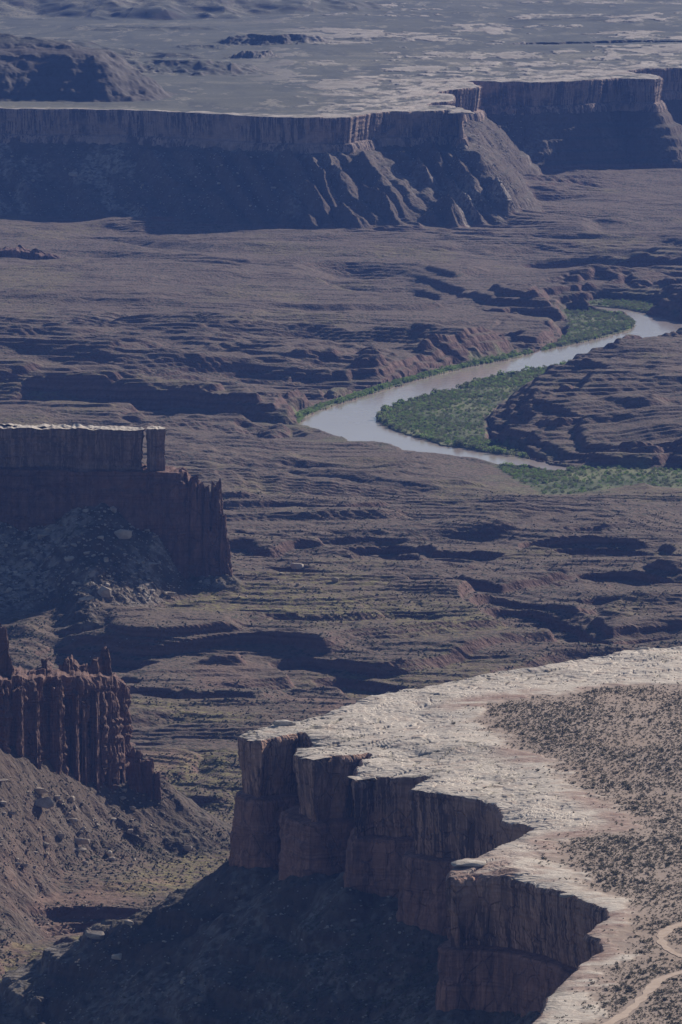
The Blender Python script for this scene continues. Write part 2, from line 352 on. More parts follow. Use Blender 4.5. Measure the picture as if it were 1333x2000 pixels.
bars_px = {
    'A': [(735, 815), (750, 799), (800, 783), (940, 744), (1060, 721), (1135, 709), (1100, 724), (1040, 740), (1000, 768), (965, 795), (938, 825), (945, 858), (1000, 878), (1025, 893), (960, 887), (870, 872), (790, 850), (740, 829)],
    'B': [(1112, 606), (1150, 608), (1190, 613), (1225, 621), (1243, 632), (1236, 645), (1200, 655), (1150, 668), (1090, 680), (1040, 692), (1085, 672), (1110, 655), (1118, 630), (1105, 612)],
    'C': [(975, 911), (1050, 919), (1100, 922), (1124, 915), (1250, 916), (1500, 919), (1500, 955), (1333, 953), (1240, 946), (1180, 956), (1110, 965), (1060, 965), (1010, 935)],
    'D': [(1110, 592), (1180, 586), (1260, 590), (1285, 608), (1255, 609), (1215, 602), (1160, 598), (1112, 600)],
    'E': [(588, 826), (600, 812), (640, 795), (700, 777), (770, 754), (850, 732), (920, 715), (990, 702), (1040, 690), (1040, 687), (990, 697), (920, 709), (850, 726), (770, 747), (700, 769), (640, 787), (600, 803), (582, 822)]}
BARS = {k: PL(v, RL + 1) for k, v in bars_px.items()}
DB = 4580.0
BUTTE_CAP = np.array([(-520, DB - 30), (-330, DB + 6), (-200, DB + 6), (XatD(130, DB), DB + 3), (XatD(175, DB), DB), (XatD(278, DB), DB), (XatD(283, DB), DB + 6), (XatD(276, DB), DB + 20), (-170, DB + 27), (-520, DB + 30)])
BUTTE_LOW = np.array([(-520, DB - 38), (-330, DB - 4), (-200, DB - 5), (XatD(270, DB), DB - 8), (XatD(330, DB), DB - 8), (XatD(352, DB), DB - 5), (XatD(363, DB), DB), (XatD(358, DB), DB + 22), (XatD(300, DB), DB + 34), (-170, DB + 44), (-520, DB + 50)])
BUTTE_FIN = np.array([(XatD(330, DB), DB - 4), (XatD(443, DB), DB - 2), (XatD(446, DB), DB + 3), (XatD(435, DB), DB + 14), (XatD(340, DB), DB + 30)])
DF = 3700.0
for _b in (BUTTE_CAP, BUTTE_LOW, BUTTE_FIN): _b[:, 1] -= np.clip(_b[:, 0] + 220, 0, 999) * .13
def DBX(px): return DB - max(0, XatD(px, DB) + 220) * .13
FSL = 1.65                                   # the wall runs away to the right
def FY(px): return DF + (px - 235) / 4.15 * FSL * .9
FIN = np.array([(XatD(p_, FY(p_) + o_), FY(p_) + o_) for p_, o_ in [(-520, -4), (-120, -2), (0, -1), (60, 0), (110, -1), (160, 0), (205, 0), (232, 4), (240, 14), (228, 26), (150, 32), (0, 34), (-120, 34), (-520, 34)]])
FIN_BASE = np.array([(XatD(p_, FY(p_) + o_), FY(p_) + o_) for p_, o_ in [(-520, -4), (-120, -2), (0, -1), (60, 0), (110, -1), (160, 0), (205, 0), (310, -16), (312, -8), (228, 26), (150, 32), (0, 34), (-120, 34), (-520, 34)]])

# ------------------------------------------------------------------ basin floor height
ctrl = [(0, 2000, 66), (0, 1900, 69), (60, 1800, 72), (250, 1740, 78), (0, 1620, 84), (350, 1600, 83), (350, 1560, 84), (300, 1450, 88), (300, 1350, 91), (300, 1280, 92), (600, 1330, 86), (850, 1330, 82), (100, 1200, 95), (600, 1200, 92),
    (500, 1100, 88), (1000, 1200, 85), (1300, 1200, 83), (1300, 1100, 80), (1000, 1000, 76), (600, 1000, 80), (1300, 970, 67), (1000, 955, 69), (600, 920, 73), (400, 870, 77), (300, 830, 80), (0, 830, 84), (550, 850, 69), (0, 1000, 87),
    (300, 760, 81), (0, 700, 85), (300, 650, 85), (0, 600, 88), (600, 620, 83), (900, 630, 79), (600, 720, 80), (850, 680, 80), (800, 585, 82), (300, 540, 88), (0, 500, 92), (600, 480, 89), (300, 430, 90), (0, 430, 90), (700, 420, 91), (1000, 410, 91), (1200, 395, 89),
    (1333, 350, 92), (1333, 450, 84), (1100, 470, 85), (1333, 520, 79), (1000, 530, 81), (800, 500, 86), (1200, 550, 76), (1333, 700, 82), (1200, 800, 87), (1050, 800, 82), (1333, 830, 90), (1333, 880, 80), (-300, 1200, 96), (-300, 700, 88), (-300, 1700, 86), (-300, 430, 90), (1700, 1100, 80), (1700, 450, 84), (1700, 760, 86), (1700, 940, 66)]
_cx = []; _cz = []
for a, b, z in ctrl:
    q = P(a, b, z); _cx.append((q[0], q[1])); _cz.append(z)
_cx = np.array(_cx) * np.array([1 / 100.0, 1 / 250.0]); _cz = np.array(_cz, float)
def _phi(r2): return 0.5 * r2 * np.log(r2 + 1e-9)
_n = len(_cx); _K = _phi(((_cx[:, None] - _cx[None]) ** 2).sum(-1)) + 0.6 * np.eye(_n)
_A = np.zeros((_n + 3, _n + 3)); _A[:_n, :_n] = _K; _A[:_n, _n] = 1; _A[:_n, _n + 1:] = _cx; _A[_n, :_n] = 1; _A[_n + 1:, :_n] = _cx.T
_w = np.linalg.solve(_A, np.concatenate([_cz, np.zeros(3)]))
def macro(x, y):
    X = A(x / 100.0); Y = A(y / 250.0); s = R32(_w[_n]) + R32(_w[_n + 1]) * X + R32(_w[_n + 2]) * Y
    for i in range(_n):
        dx = X - R32(_cx[i, 0]); dy = Y - R32(_cx[i, 1]); r2 = dx * dx + dy * dy
        s += R32(_w[i]) * R32(.5) * r2 * np.log(r2 + R32(1e-9))
    return s
canyons = [([(-150, 1262), (20, 1258), (140, 1266), (300, 1275), (480, 1268), (600, 1284), (720, 1312), (830, 1335), (960, 1350)], 85, 8, 24), ([(130, 1215), (220, 1262)], 92, 6, 25),
    ([(690, 528), (800, 562), (900, 580), (1080, 596)], 50, 16, 60), ([(210, 462), (330, 476)], 88, 9, 40), ([(740, 1050), (830, 1085), (900, 1075)], 70, 15, 34), ([(1130, 1045), (1200, 1075), (1330, 1080), (1500, 1090)], 62, 17, 40),
    ([(1020, 1205), (1100, 1235), (1200, 1255), (1290, 1240), (1400, 1235)], 74, 16, 34), ([(310, 1336), (380, 1354), (430, 1352)], 90, 7, 22), ([(-100, 742), (100, 736), (230, 742), (420, 745), (540, 752), (590, 812)], 50, 4, 28),
    ([(180, 520), (420, 528), (640, 545)], 78, 7, 40), ([(20, 1775), (90, 1768), (200, 1756), (320, 1762), (380, 1765)], 70, 9, 22), ([(300, 985), (560, 985), (700, 992), (820, 985)], 58, 9, 28), ([(860, 1150), (1000, 1165), (1150, 1150)], 80, 8, 24), ([(450, 1075), (560, 1090), (640, 1080)], 80, 7, 22), ([(500, 890), (700, 905), (900, 930)], 74, 6, 24), ([(350, 905), (480, 915)], 76, 7, 24), ([(1180, 1130), (1333, 1150)], 80, 10, 26), ([(630, 1180), (760, 1200), (820, 1215)], 84, 6, 28), ([(60, 1780), (75, 1830), (10, 1880)], 66, 4, 16),
    ([(400, 640), (640, 650), (760, 670)], 60, 6, 50), ([(100, 655), (300, 620)], 66, 5, 45)]
canyons = [(PL(p, max(z, 80)), d * .9, wd) for p, z, d, wd in canyons]
grass_px = [(460, 1205, 900, 1225, 60), (300, 1395, 120, 1420, 30), (350, 1540, 420, 1500, 20), (230, 1780, 130, 1820, 22), (400, 1620, 330, 1690, 18), (40, 1860, 20, 1980, 18), (240, 1395, 420, 1420, 20), (560, 1130, 700, 1140, 30)]
spur_q = [(-420, 9, 30), (-355, 8, 22), (-300, 10, 28), (-248, 7, 18), (-205, 10, 22), (-165, 12, 18), (-138, 11, 12), (-112, 13, 12), (-90, 15, 12), (-68, 16, 13), (-47, 15, 11), (-27, 17, 13), (-6, 14, 10), (12, 18, 12), (32, 17, 12), (52, 20, 14), (75, 15, 11), (96, 18, 13), (122, 20, 14)]
def terrace(z, step, a, m, ph=0.0):
    q = (z + ph) / step; k = np.floor(q); f = q - k
    g = sst(a, 1.0, f); return step * (k + f * (1 - m) + g * m) - ph
def floor_height(x, y):
    x = A(x); y = A(y)
    wx = fbm(x / 160, y / 160, 3, 5) * 18; wy = fbm(x / 160, y / 160, 3, 9) * 30
    z = macro(x, y)
    rough = sst(-.35, .35, fbm(x / 420, y / 900, 2, 77))
    z += (fbm((x + wx) / 430, (y + wy * .6) / 250, 3, 11) * 7.0 + fbm((x + wx) / 150, (y + wy * .5) / 90, 2, 21) * 2.4) * (.55 + .6 * rough)
    gl = billow((x + wx) / 330, (y + wy) / 210, 3, 41); z -= (1 - sst(0.0, .26, gl)) * 4.5 * (.3 + rough)
    for pl, dep, wd in canyons:
        d = seg_d(x + wx * .6, y + wy * .6, pl, False, 300); z -= dep * (1 - sst(wd * .35, wd * 1.25, d))
    dw = sdist(x + fbm(x / 25, y / 25, 3, 3) * 3, y + fbm(x / 25, y / 25, 3, 4) * 6, WATER, 900)
    dn = dw.copy(); veg = np.zeros(x.shape, R32)
    for k, b in BARS.items():
        db = sdist(x, y, b, 400); dn = np.minimum(dn, db); veg = np.maximum(veg, 1 - sst(-2, 7, db + fbm(x / 12, y / 12, 2, 8) * 5))
    so_ = sst(14, -14, sdist(x, y, SOUTH, 700))
    bank = RL + 1.0 + np.maximum(dn, 0) * ((.62 + .35 * fbm(x / 90, y / 160, 3, 61)) * (1 - so_) + (.05 + .00016 * np.clip(dn - 40, 0, 400)) * so_) + 5 * np.maximum(0, fbm(x / 40, y / 60, 3, 62)) * sst(0, 25, dn) * (1 - .6 * so_)
    z = smin(z, bank, 3.0); nb_ = sst(110, 40, dn) * (1 - so_)
    # strata: broad and thin ledges
    m1 = np.clip(.5 + .9 * fbm(x / 300, y / 500, 2, 91), .05, .95); m2 = np.clip(.45 + .9 * fbm(x / 120, y / 200, 2, 93), .0, .9)
    m1 = np.maximum(m1, .92 * nb_); m2 = np.maximum(m2, .8 * nb_); keep = sst(1.5, 5, z - RL)
    z = z + nb_ * keep * (billow((x + wx) / 30, (y + wy) / 45, 3, 63) - .4) * 7
    z = z + fbm((x + wx) / 70, (y + wy) / 100, 2, 34) * 1.0 * keep
    zt = terrace(z, 6.4, .78, m1, 2.0 + fbm(x / 700, y / 900, 2, 3) * 4)
    zt = terrace(zt, 1.9, .58, m2, 1.0)
    z = z + (zt - z) * keep
    z += (terrace(fbm((x + wx) / 210, (y + wy * .5) / 75, 4, 37, .5) * 5.6, 1.2, .60, .9)) * keep * (.35 + .8 * rough) * (1 + .9 * sst(5300, 6300, y))
    z += (fbm(x / 9, y / 14, 4, 33) * .30 + fbm(x / 3.5, y / 7, 2, 36) * .22) * sst(.5, 3, z - RL)
    rub = np.zeros(x.shape, R32); tal = np.zeros(x.shape, R32)
    # near mesa talus
    d = sdist(x, y, NEAR, 260)
    g = billow(x / 26, y / 26, 4, 51)
    dd = np.maximum(d - 5, 0)
    t = 139 + 5 * fbm(x / 60, y / 60, 2, 52) - .74 * dd + .0012 * dd * dd + (g - .35) * 9 * sst(0, 35, dd) + fbm(x / 7, y / 7, 4, 53) * 1.5
    t2 = terrace(t, 11, .8, np.clip(.35 + .9 * fbm(x / 45, y / 45, 2, 54), 0, .8), 3)
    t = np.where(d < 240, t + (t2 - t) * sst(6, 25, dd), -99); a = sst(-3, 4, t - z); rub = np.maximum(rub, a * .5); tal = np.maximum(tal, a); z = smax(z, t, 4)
    # butte talus
    d = np.minimum(sdist(x, y, BUTTE_LOW, 220), sdist(x, y, BUTTE_FIN, 220))
    dd = np.maximum(d, 0)
    base = 128 + 19 * np.exp(-((x + 142) / 26) ** 2) + 8 * np.exp(-((x + 210) / 40) ** 2) - 22 * sst(-112, -85, x)
    t = base - .60 * dd + .0016 * dd * dd + (billow(x / 30, y / 30, 4, 56) - .35) * 8 * sst(2, 25, dd) + fbm(x / 6, y / 6, 4, 57) * 1.6
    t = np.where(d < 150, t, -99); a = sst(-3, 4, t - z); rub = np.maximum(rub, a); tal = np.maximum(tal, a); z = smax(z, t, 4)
    # rock fin talus
    d = sdist(x, y, FIN_BASE, 260); dd = np.maximum(d, 0)
    t = 137 - 33 * sst(-172, -98, x) - .84 * dd + .0026 * dd * dd + (billow(x / 34, y / 34, 4, 58) - .35) * 7 * sst(2, 25, dd) + fbm(x / 7, y / 7, 4, 59) * 1.3
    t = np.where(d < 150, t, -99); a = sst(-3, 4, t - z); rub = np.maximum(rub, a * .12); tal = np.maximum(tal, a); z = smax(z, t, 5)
    # far mesa talus with spurs
    d = sdist(x, y, FAR, 420); dd = np.maximum(d, 0); wob = fbm(x / 40, y / 40, 3, 71) * 7
    q = x - .47 * dd + wob * .7 + fbm(x / 14, y / 14, 3, 78) * 2.5; right = sst(150, 240, x)
    t = 160 - (.74 + .31 * right) * dd + .0011 * dd * dd
    sp = np.zeros(x.shape, R32)
    for qk, hk, wk in spur_q: sp = np.maximum(sp, hk * 1.15 * (.8 + .5 * fbm(dd / 30 + qk, q * 0 + qk, 2, 77)) * np.maximum(0, 1 - np.where(q > qk, (q - qk) / (1.35 * wk), (qk - q) / (.75 * wk))))
    env = sst(6, 30, dd) * (1 - sst(115, 175, dd))
    t += sp * env * (1 - right)
    t += (billow(q / 38, dd / 160, 4, 72) - .3) * (4 + 7 * right + 9 * sst(90, 130, x) * (1 - right)) * sst(4, 40, dd) + fbm(x / 9, y / 9, 4, 73) * 1.2
    t2 = terrace(t, 12, .6, np.clip(.02 + .6 * right + .4 * fbm(x / 90, y / 60, 2, 74), 0, .7), 5); t2 = terrace(t2, 3.4, .5, .35, 1)
    t = t + (t2 - t) * sst(3, 12, dd)
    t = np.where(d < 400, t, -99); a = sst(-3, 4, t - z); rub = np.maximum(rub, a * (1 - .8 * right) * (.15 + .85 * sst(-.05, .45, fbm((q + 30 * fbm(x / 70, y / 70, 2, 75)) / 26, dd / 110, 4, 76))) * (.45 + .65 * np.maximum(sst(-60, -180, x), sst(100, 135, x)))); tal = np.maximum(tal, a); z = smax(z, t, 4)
    z = np.where(dw < 1.5, np.minimum(z, RL - .4 - np.minimum(1.2, np.maximum(0, 1.5 - dw) * .3)), z)
    # masks
    gr = np.zeros(x.shape, R32)
    for ax, ay, bx, by, wd in grass_px:
        gr = np.maximum(gr, 1 - sst(wd * .2, wd * 1.6, seg_d(x + wx * .8, y + wy * .8, np.array([P(ax, ay, 85), P(bx, by, 85)]), False, 400)))
    gr = np.maximum(gr, (.5 + .4 * sst(4400, 3900, y)) * sst(.35 - .35 * sst(4400, 3900, y), .75, fbm(x / 90, y / 160, 3, 95))) * (1 - .55 * tal)
    gs = .35 * sst(.2, .6, fbm(x / 30, y / 60, 3, 96)) * sst(14, 4, z - RL) * sst(60, 10, dn); veg = np.maximum(veg, gs) * sst(-.3, .4, z - RL)
    pk = (1 - sst(5, 16, seg_d(x + wx * .3, y + wy * .3, PL([(95, 1770), (75, 1800), (60, 1840)], 62), False, 200)))
    pk = np.maximum(pk, .35 * sst(.45, .75, fbm(x / 60, y / 90, 3, 97)) * sst(4700, 4000, y))
    return z, np.stack([rub, veg, gr, np.ones_like(z)], -1), np.stack([pk, tal, 0 * z, np.ones_like(z)], -1), dn

def spans(parts):
    out = []
    for a, b, st in parts: out.append(np.arange(a, b, st))
    return np.concatenate(out)
QS = 1.0
FD = spans([(2400, 2600, 4 * QS), (2600, 3500, 2.1 * QS), (3500, 4600, 1.7 * QS), (4600, 5500, 2.1 * QS), (5500, 7600, 3.0 * QS), (7600, 8300, 2.2 * QS), (8300, 8760, 3.6 * QS), (8760, 9300, 20)])
FA = np.arange(-.068, .0681, 1.25e-4 * QS)
fx = (FA[None, :] * FD[:, None]); fy = np.repeat(FD[:, None], len(FA), 1)
fz, fm, fm2, fdn = floor_height(fx, fy)
# weathered ledges: soften what the grid cannot carry, away from the talus
_k = np.hanning(11)[1:-1]; _k /= _k.sum(); _t = fz.copy(); _t[:, 4:-4] = sum(_k[i] * fz[:, i:fz.shape[1] - 8 + i] for i in range(9))
_w2 = (1 - .8 * fm2[..., 1]) * sst(3300, 3500, fy) * (fz > RL + 1.5); fz = fz + (_t - fz) * _w2
print('floor', fx.shape, round(time.time() - T0, 1))
def ground_z(x, y):
    x = np.asarray(x, float); y = np.asarray(y, float)
    r = np.interp(y, FD, np.arange(len(FD))); c = np.clip((x / y - FA[0]) / (FA[1] - FA[0]), 0, len(FA) - 1.001)
    r = np.clip(r, 0, len(FD) - 1.001); i = r.astype(int); j = c.astype(int); a = r - i; b = c - j
    return (fz[i, j] * (1 - a) * (1 - b) + fz[i + 1, j] * a * (1 - b) + fz[i, j + 1] * (1 - a) * b + fz[i + 1, j + 1] * a * b)
FV = np.stack([fx, fy, fz], -1).reshape(-1, 3)
# leave out what is buried deep inside the mesas
dead = (inside(A(fx), A(fy), NEAR) & (sdist(A(fx), A(fy), NEAR, 100) < -40)) | (inside(A(fx), A(fy), FAR) & (seg_d(A(fx), A(fy), FAR_RIM, False) > 60))
FF = grid_faces(*fx.shape); FF = FF[~dead.ravel()[FF].all(1)]
_v, _f, _a, _b = compact(FV, FF, fm.reshape(-1, 4), fm2.reshape(-1, 4))
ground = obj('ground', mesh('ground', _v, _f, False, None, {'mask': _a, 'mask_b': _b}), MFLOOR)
tag(ground, 'broken brown basin floor of ledges, benches and side canyons around the river', kind='structure')
print('ground', round(time.time() - T0, 1))

# ------------------------------------------------------------------ river
from mathutils import Vector
from mathutils.geometry import tessellate_polygon
wp, _ = resample(WATER, 12, True); wn = normals(wp, area(wp) > 0, True, 2); wp = wp + wn * 6
tri = tessellate_polygon([[Vector((a, b, 0)) for a, b in wp]])
river = obj('river', mesh('river', np.c_[wp, np.full(len(wp), RL)], np.array(tri)), MWATER)
tag(river, 'muddy pale river bending through the canyon', kind='structure')

# ------------------------------------------------------------------ mesa tops
SCRUB_PX = [(930, 1388), (1000, 1366), (1150, 1350), (1333, 1332), (1600, 1310), (1700, 2030), (1160, 2030), (1135, 1960), (1160, 1918), (1205, 1885), (1240, 1850), (1222, 1810), (1200, 1770), (1160, 1735), (1110, 1703), (1085, 1680), (1090, 1645), (1150, 1625), (1240, 1620), (1232, 1592), (1180, 1560), (1100, 1510), (1030, 1470), (960, 1430)]
SCRUB = PL(SCRUB_PX, TOPZ)
_scrub_out = None
def near_top(x, y):
    x = A(x); y = A(y)
    ds = sdist(x + fbm(x / 14, y / 20, 3, 101) * 4, y + fbm(x / 14, y / 20, 3, 102) * 8, SCRUB)
    dr = seg_d(x, y, NEAR_RIM, False)
    rock = sst(-5, 5, ds + fbm(x / 6, y / 8, 3, 103) * 5 + fbm(x / 24, y / 30, 3, 116) * 7)
    amp = sst(0, 26, ds)
    # slickrock pillows and joints, elongated across the view
    u = x * .80 + y * .35; v = -x * .25 + y * .55
    wu = fbm(x / 22, y / 30, 3, 104) * 7
    b1 = billow((u + wu) / 30, (v + wu) / 13, 2, 105); b2 = billow((u + wu) / 11, (v - wu) / 5.5, 2, 106)
    stp = terrace(fbm(x / 38, y / 50, 4, 107) * 4.2, .75, .8, .92)
    f1, f2, cid, ccx = voro2((u + wu * .6) / 17, (v + wu * .4) / 6.5, 113); g1, g2, gid, gcx = voro2((u - wu * .4) / 6.5, (v + wu * .3) / 2.6, 114)
    crack = 1 - sst(.02, .10, f2 - f1); crack2 = (1 - sst(.02, .12, g2 - g1)) * sst(-.2, .3, fbm(x / 30, y / 40, 2, 115))
    z = TOPZ + amp * (np.sqrt(np.clip(b1, 0, 1)) * 1.7 - 1.2 + stp * .45 + (cid - .5) * .45 + ccx * .35 - crack * .35 + (gid - .5) * .10 - crack2 * .12) + fbm(x / 3, y / 4, 3, 108) * .06 - .25 * (1 - rock)
    z += 1.5 * fbm(x / 120, y / 160, 2, 109)
    dark = amp * np.maximum(np.maximum(.8 * crack, .5 * crack2), .8 - .8 * sst(.03, .10, b1)) * sst(-.35, .35, fbm(x / 40, y / 60, 2, 110))
    pink = sst(22, 4, ds) * sst(.0, .4, fbm(x / 30, y / 40, 3, 111) + .3)
    pink = np.maximum(pink, sst(2960, 2820, y) * sst(-.3, .3, fbm(x / 25, y / 40, 3, 112) + .25))
    return z, np.stack([rock, pink, dark, np.ones_like(z)], -1), ds
def far_top(x, y):
    x = A(x); y = A(y)
    dr = seg_d(x, y, FAR_RIM, False)
    n = fbm(x / 90, y / 160, 4, 121)
    east = sst(-160, 60, x)
    rock = sst(.25, -.1, dr / (25 + 260 * east) + n * (.35 + .5 * east) - .45)
    fn = fbm(x / 16, y / 40, 4, 126)
    rock = rock * sst(-.7, .55, fn + .5 * sst(60, 10, dr)); rock = np.maximum(rock, sst(.22, .5, n - .3 * sst(300, 1500, dr) + fn * .5) * east * .8)
    rock = np.maximum(rock, sst(14, 6, dr))
    b1 = billow((x * .8 + y * .3) / 34, (y * .5 - x * .3) / 24, 3, 122)
    z = TOPZ + rock * (np.sqrt(np.clip(b1, 0, 1)) * 3.0 - 1.6) + fbm(x / 240, y / 400, 4, 123) * 3.5 * sst(10, 150, dr) - .8 * (1 - rock)
    # hills standing on the plateau
    H = np.array([(-1500, 8330), (-262, 8322), (-246, 8345), (-252, 8420), (-330, 8520), (-1500, 8600)])
    wv = fbm(x / 40, y / 60, 4, 124) * 9
    d = sdist(x, y, H, 500) + wv
    hz = 44 - .64 * np.maximum(d, 0) + np.minimum(.20 * np.maximum(-d, 0), 17) + fbm(x / 25, y / 30, 4, 125) * 2.5
    hz = terrace(hz, 9, .6, .22); hz = np.where(d < 300, hz, -50); hill = sst(-4, 2, hz); z = smax(z, TOPZ + hz, 3)
    for hx, hy, lx, ly, hh, sd in [(-80, 9560, 70, 60, 16, 1), (-165, 9480, 45, 60, 8, 2), (-100, 9250, 30, 40, 11, 3), (-20, 9650, 120, 60, 9, 4), (-190, 8900, 90, 90, 16, 5), (-420, 9300, 200, 120, 20, 6), (-360, 10600, 330, 260, 34, 7), (0, 11300, 300, 300, 24, 8), (-250, 9950, 140, 90, 10, 9), (330, 11200, 340, 180, 16, 10), (-600, 11800, 500, 500, 44, 11), (420, 10300, 220, 60, 7, 12), (80, 10500, 150, 60, 6, 13)]:
        e = np.sqrt(((x - hx) / lx) ** 2 + ((y - hy) / ly) ** 2) + fbm(x / (lx * .4), y / (ly * .5), 4, 130 + sd) * .33 + (billow(x / (lx * .3), y / (ly * .8), 2, 160 + sd) - .4) * .35
        z = smax(z, TOPZ - 6 + hh * 1.15 * np.clip(1.25 - e, -1, 1), 2.5)
    # a further canyon edge
    c = PL([(1060, 84), (1150, 81), (1333, 83), (1700, 84)], TOPZ); d = seg_d(x, y + wv * 3, c, False, 400); z -= 13 * (1 - sst(30, 46, d))
    dark = np.maximum(.7 * (1 - sst(.02, .14, b1)), .6 * sst(.05, -.15, fn)) * rock
    return z, np.stack([rock * (1 - hill), hill, dark, np.ones_like(z)], -1), dr
def sheet(Ds, As, fn, poly, margin, dmin=None):
    x = As[None, :] * Ds[:, None]; y = np.repeat(Ds[:, None], len(As), 1)
    z, mk, ex = fn(x, y)
    ok = inside(A(x), A(y), poly) & (seg_d(A(x), A(y), poly[:-4], False, 50) > margin)
    fc = grid_faces(*x.shape); fc = fc[ok.ravel()[fc].all(1)]
    return compact(np.stack([x, y, z], -1).reshape(-1, 3), fc, mk.reshape(-1, 4)), (x, y, z, mk, ex, ok)

# ------------------------------------------------------------------ cliff lofts
def loft(name, pts, ccw, rows, mats, parent, closed=False, ds=.5, seed=0, top=None, rim_noise=.75, flute=(1.0, 9.0), rough=.6, bed=.3, block=1.2, lip_mat=1, nk=6, sm=0, drop_mask=None, zvar=None, bw=20):
    """rows: (offset, z relative to the rim, is_lip). A wall hung along a plan line, with joints, beds and alcoves as displacement."""
    p, s = resample(pts, ds, closed)
    if sm: p = smooth(p, sm, closed)
    n0 = normals(p, ccw, closed, nk)
    rn = fbm(p[:, 0] / 9, p[:, 1] / 9, 4, seed + 1) * rim_noise
    p = p + n0 * rn[:, None]; n = normals(p, ccw, closed, nk)
    R = len(rows); off = np.array([r[0] for r in rows]); dz = np.array([r[1] for r in rows]); lip = np.array([r[2] for r in rows])
    S = np.repeat(s[None], R, 0); Z = np.repeat(dz[:, None], len(p), 1)
    depth = sst(0, -3, Z)
    f1 = (np.sqrt(billow(S / flute[1], Z / 60 + 7, 2, seed + 2)) - .55) * flute[0] * 2
    bl = np.floor(vn(A(S / bw), A(Z / 60), seed + 3) * 4) / 3 - .5
    fb = fbm(S / 4, Z / 5, 4, seed + 4) * rough
    bd = (vn(A(Z / 1.3 + fbm(S / 40, Z / 40, 2, seed + 9)), A(S / 60), seed + 5) - .5) * 2 * bed
    disp = (f1 + bl * block + fb + bd) * depth
    o = off[:, None] + disp * (lip[:, None] < 1) if True else 0
    x = p[None, :, 0] + n[None, :, 0] * o; y = p[None, :, 1] + n[None, :, 1] * o
    if top is not None:
        tz = top(x, y); zz, mk = tz[0], tz[1].reshape(R, len(p), 4)
        rimz = zz[lip.astype(bool)][-1]
        z = np.where(lip[:, None] > 0, zz + Z, rimz[None] * 1.0 + Z)
    else:
        z = TOPZ + Z; mk = np.zeros((R, len(p), 4)); mk[..., 0] = 1
        if zvar is not None:
            zt = zvar(x, y); k = np.clip((Z - dz.min()) / (0 - dz.min()), 0, 1); z = (TOPZ + dz.min()) + (zt - (TOPZ + dz.min())) * k
    V = np.stack([x, y, z], -1).reshape(-1, 3); fc = grid_faces(R, len(p), closed)
    if ccw: fc = fc[:, ::-1]
    mi = None
    if lip.any():
        nc = len(p) - (0 if closed else 1); mi = np.repeat(np.where(lip[1:] > 0, lip_mat, 0), nc)
    if drop_mask is not None:
        keep = drop_mask(V)[fc].any(1); fc = fc[keep]; mi = mi[keep] if mi is not None else None
    return obj(name, mesh(name, V, fc, False, mi, {'mask': mk.reshape(-1, 4)}), mats, parent)
LIP = [(-9, -.9, 1), (-8, .05, 1), (-6, .06, 1), (-4.2, .06, 1), (-3, .05, 1), (-2, 0, 1), (-1.2, -.05, 1), (-.5, -.15, 1)]

# near mesa
mesa = empty('mesa', (100, 3000, 0)); tag(mesa, 'near mesa with a pale slickrock rim and scrub on its flat top', kind='structure')
bpy.context.view_layer.update()
ND = spans([(2330, 2600, 2.4), (2600, 3300, 1.5), (3300, 3640, 1.8)]); NA = np.arange(-.016, .1000, 1.05e-4)
(_v, _f, _m), NT = sheet(ND, NA, near_top, NEAR, 3.0)
obj('mesa_top', mesh('mesa_top', _v, _f, False, None, {'mask': _m}), MSLICK, mesa)
ccwN = area(NEAR) > 0
H1 = 27.0
def prof(n, z0, z1, o0, o1, pw=1.0):
    return [(o0 + (o1 - o0) * (i / n) ** pw, z0 + (z1 - z0) * i / n, 0) for i in range(n + 1)]
loft('caprock', NEAR_RIM, ccwN, LIP + [(0, -.5, 0), (.35, -1.1, 0), (.45, -1.9, 0)] + prof(52, -2.6, -H1 - 1, .3, -2.8, 1.2), [MCAP, MSLICK], mesa, ds=.45, seed=200, top=lambda x, y: near_top(x, y)[:2], flute=(.55, 17), block=1.6, rough=.4, bw=22)
low_line, _ = resample(NEAR_RIM, 1.0); low_line = smooth(low_line, 9)
loft('lower_cliff', low_line, ccwN, [(-14, -25.5, 0), (-6, -25.6, 0), (0, -26, 0), (2.6, -26.6, 0), (3.2, -27.5, 0)] + prof(52, -28, -62, 3.4, 6.5), [MLOW], mesa, ds=.6, seed=230, flute=(1.2, 19), block=2.2, rough=.7, nk=14, bed=.35)
print('near mesa', round(time.time() - T0, 1))

# far mesa / plateau
plateau = empty('plateau', (0, 9000, 0)); tag(plateau, 'wide far plateau with a long shaded cliff rim, hills and scrub plains', kind='structure')
PD = 1.0 / np.arange(1 / 7650.0, 1 / 10900.0, -(1 / 7650.0 - 1 / 10900.0) / 900); PD = np.concatenate([PD, 1.0 / np.linspace(1 / 10950.0, 1 / 55000.0, 160)])
PA = np.arange(-.068, .0681, 1.25e-4)
(_v, _f, _m), PT = sheet(PD, PA, far_top, FAR, 3.0)
obj('plateau_top', mesh('plateau_top', _v, _f, False, None, {'mask': _m}), MPLAT, plateau)
ccwF = area(FAR) > 0
FLIP = [(-13, -.9, 1), (-11, .05, 1), (-8, .06, 1), (-5, .06, 1), (-3, .03, 1), (-1.2, -.05, 1), (-.4, -.2, 1)]
loft('rim_cliff', FAR_RIM[1:], ccwF, FLIP + [(0, -.6, 0), (.5, -1.4, 0), (.6, -2.6, 0)] + prof(30, -3.4, -26, .3, -2.0) + [(-.5, -26.6, 0), (2.5, -27.2, 0), (4.5, -31, 0), (6, -36, 0)], [MFAR, MPLAT], plateau, ds=1.3, seed=260, top=lambda x, y: far_top(x, y)[:2], rim_noise=2.0, flute=(.5, 50), block=1.4, bw=70, rough=.3, nk=4)
print('far mesa', round(time.time() - T0, 1))

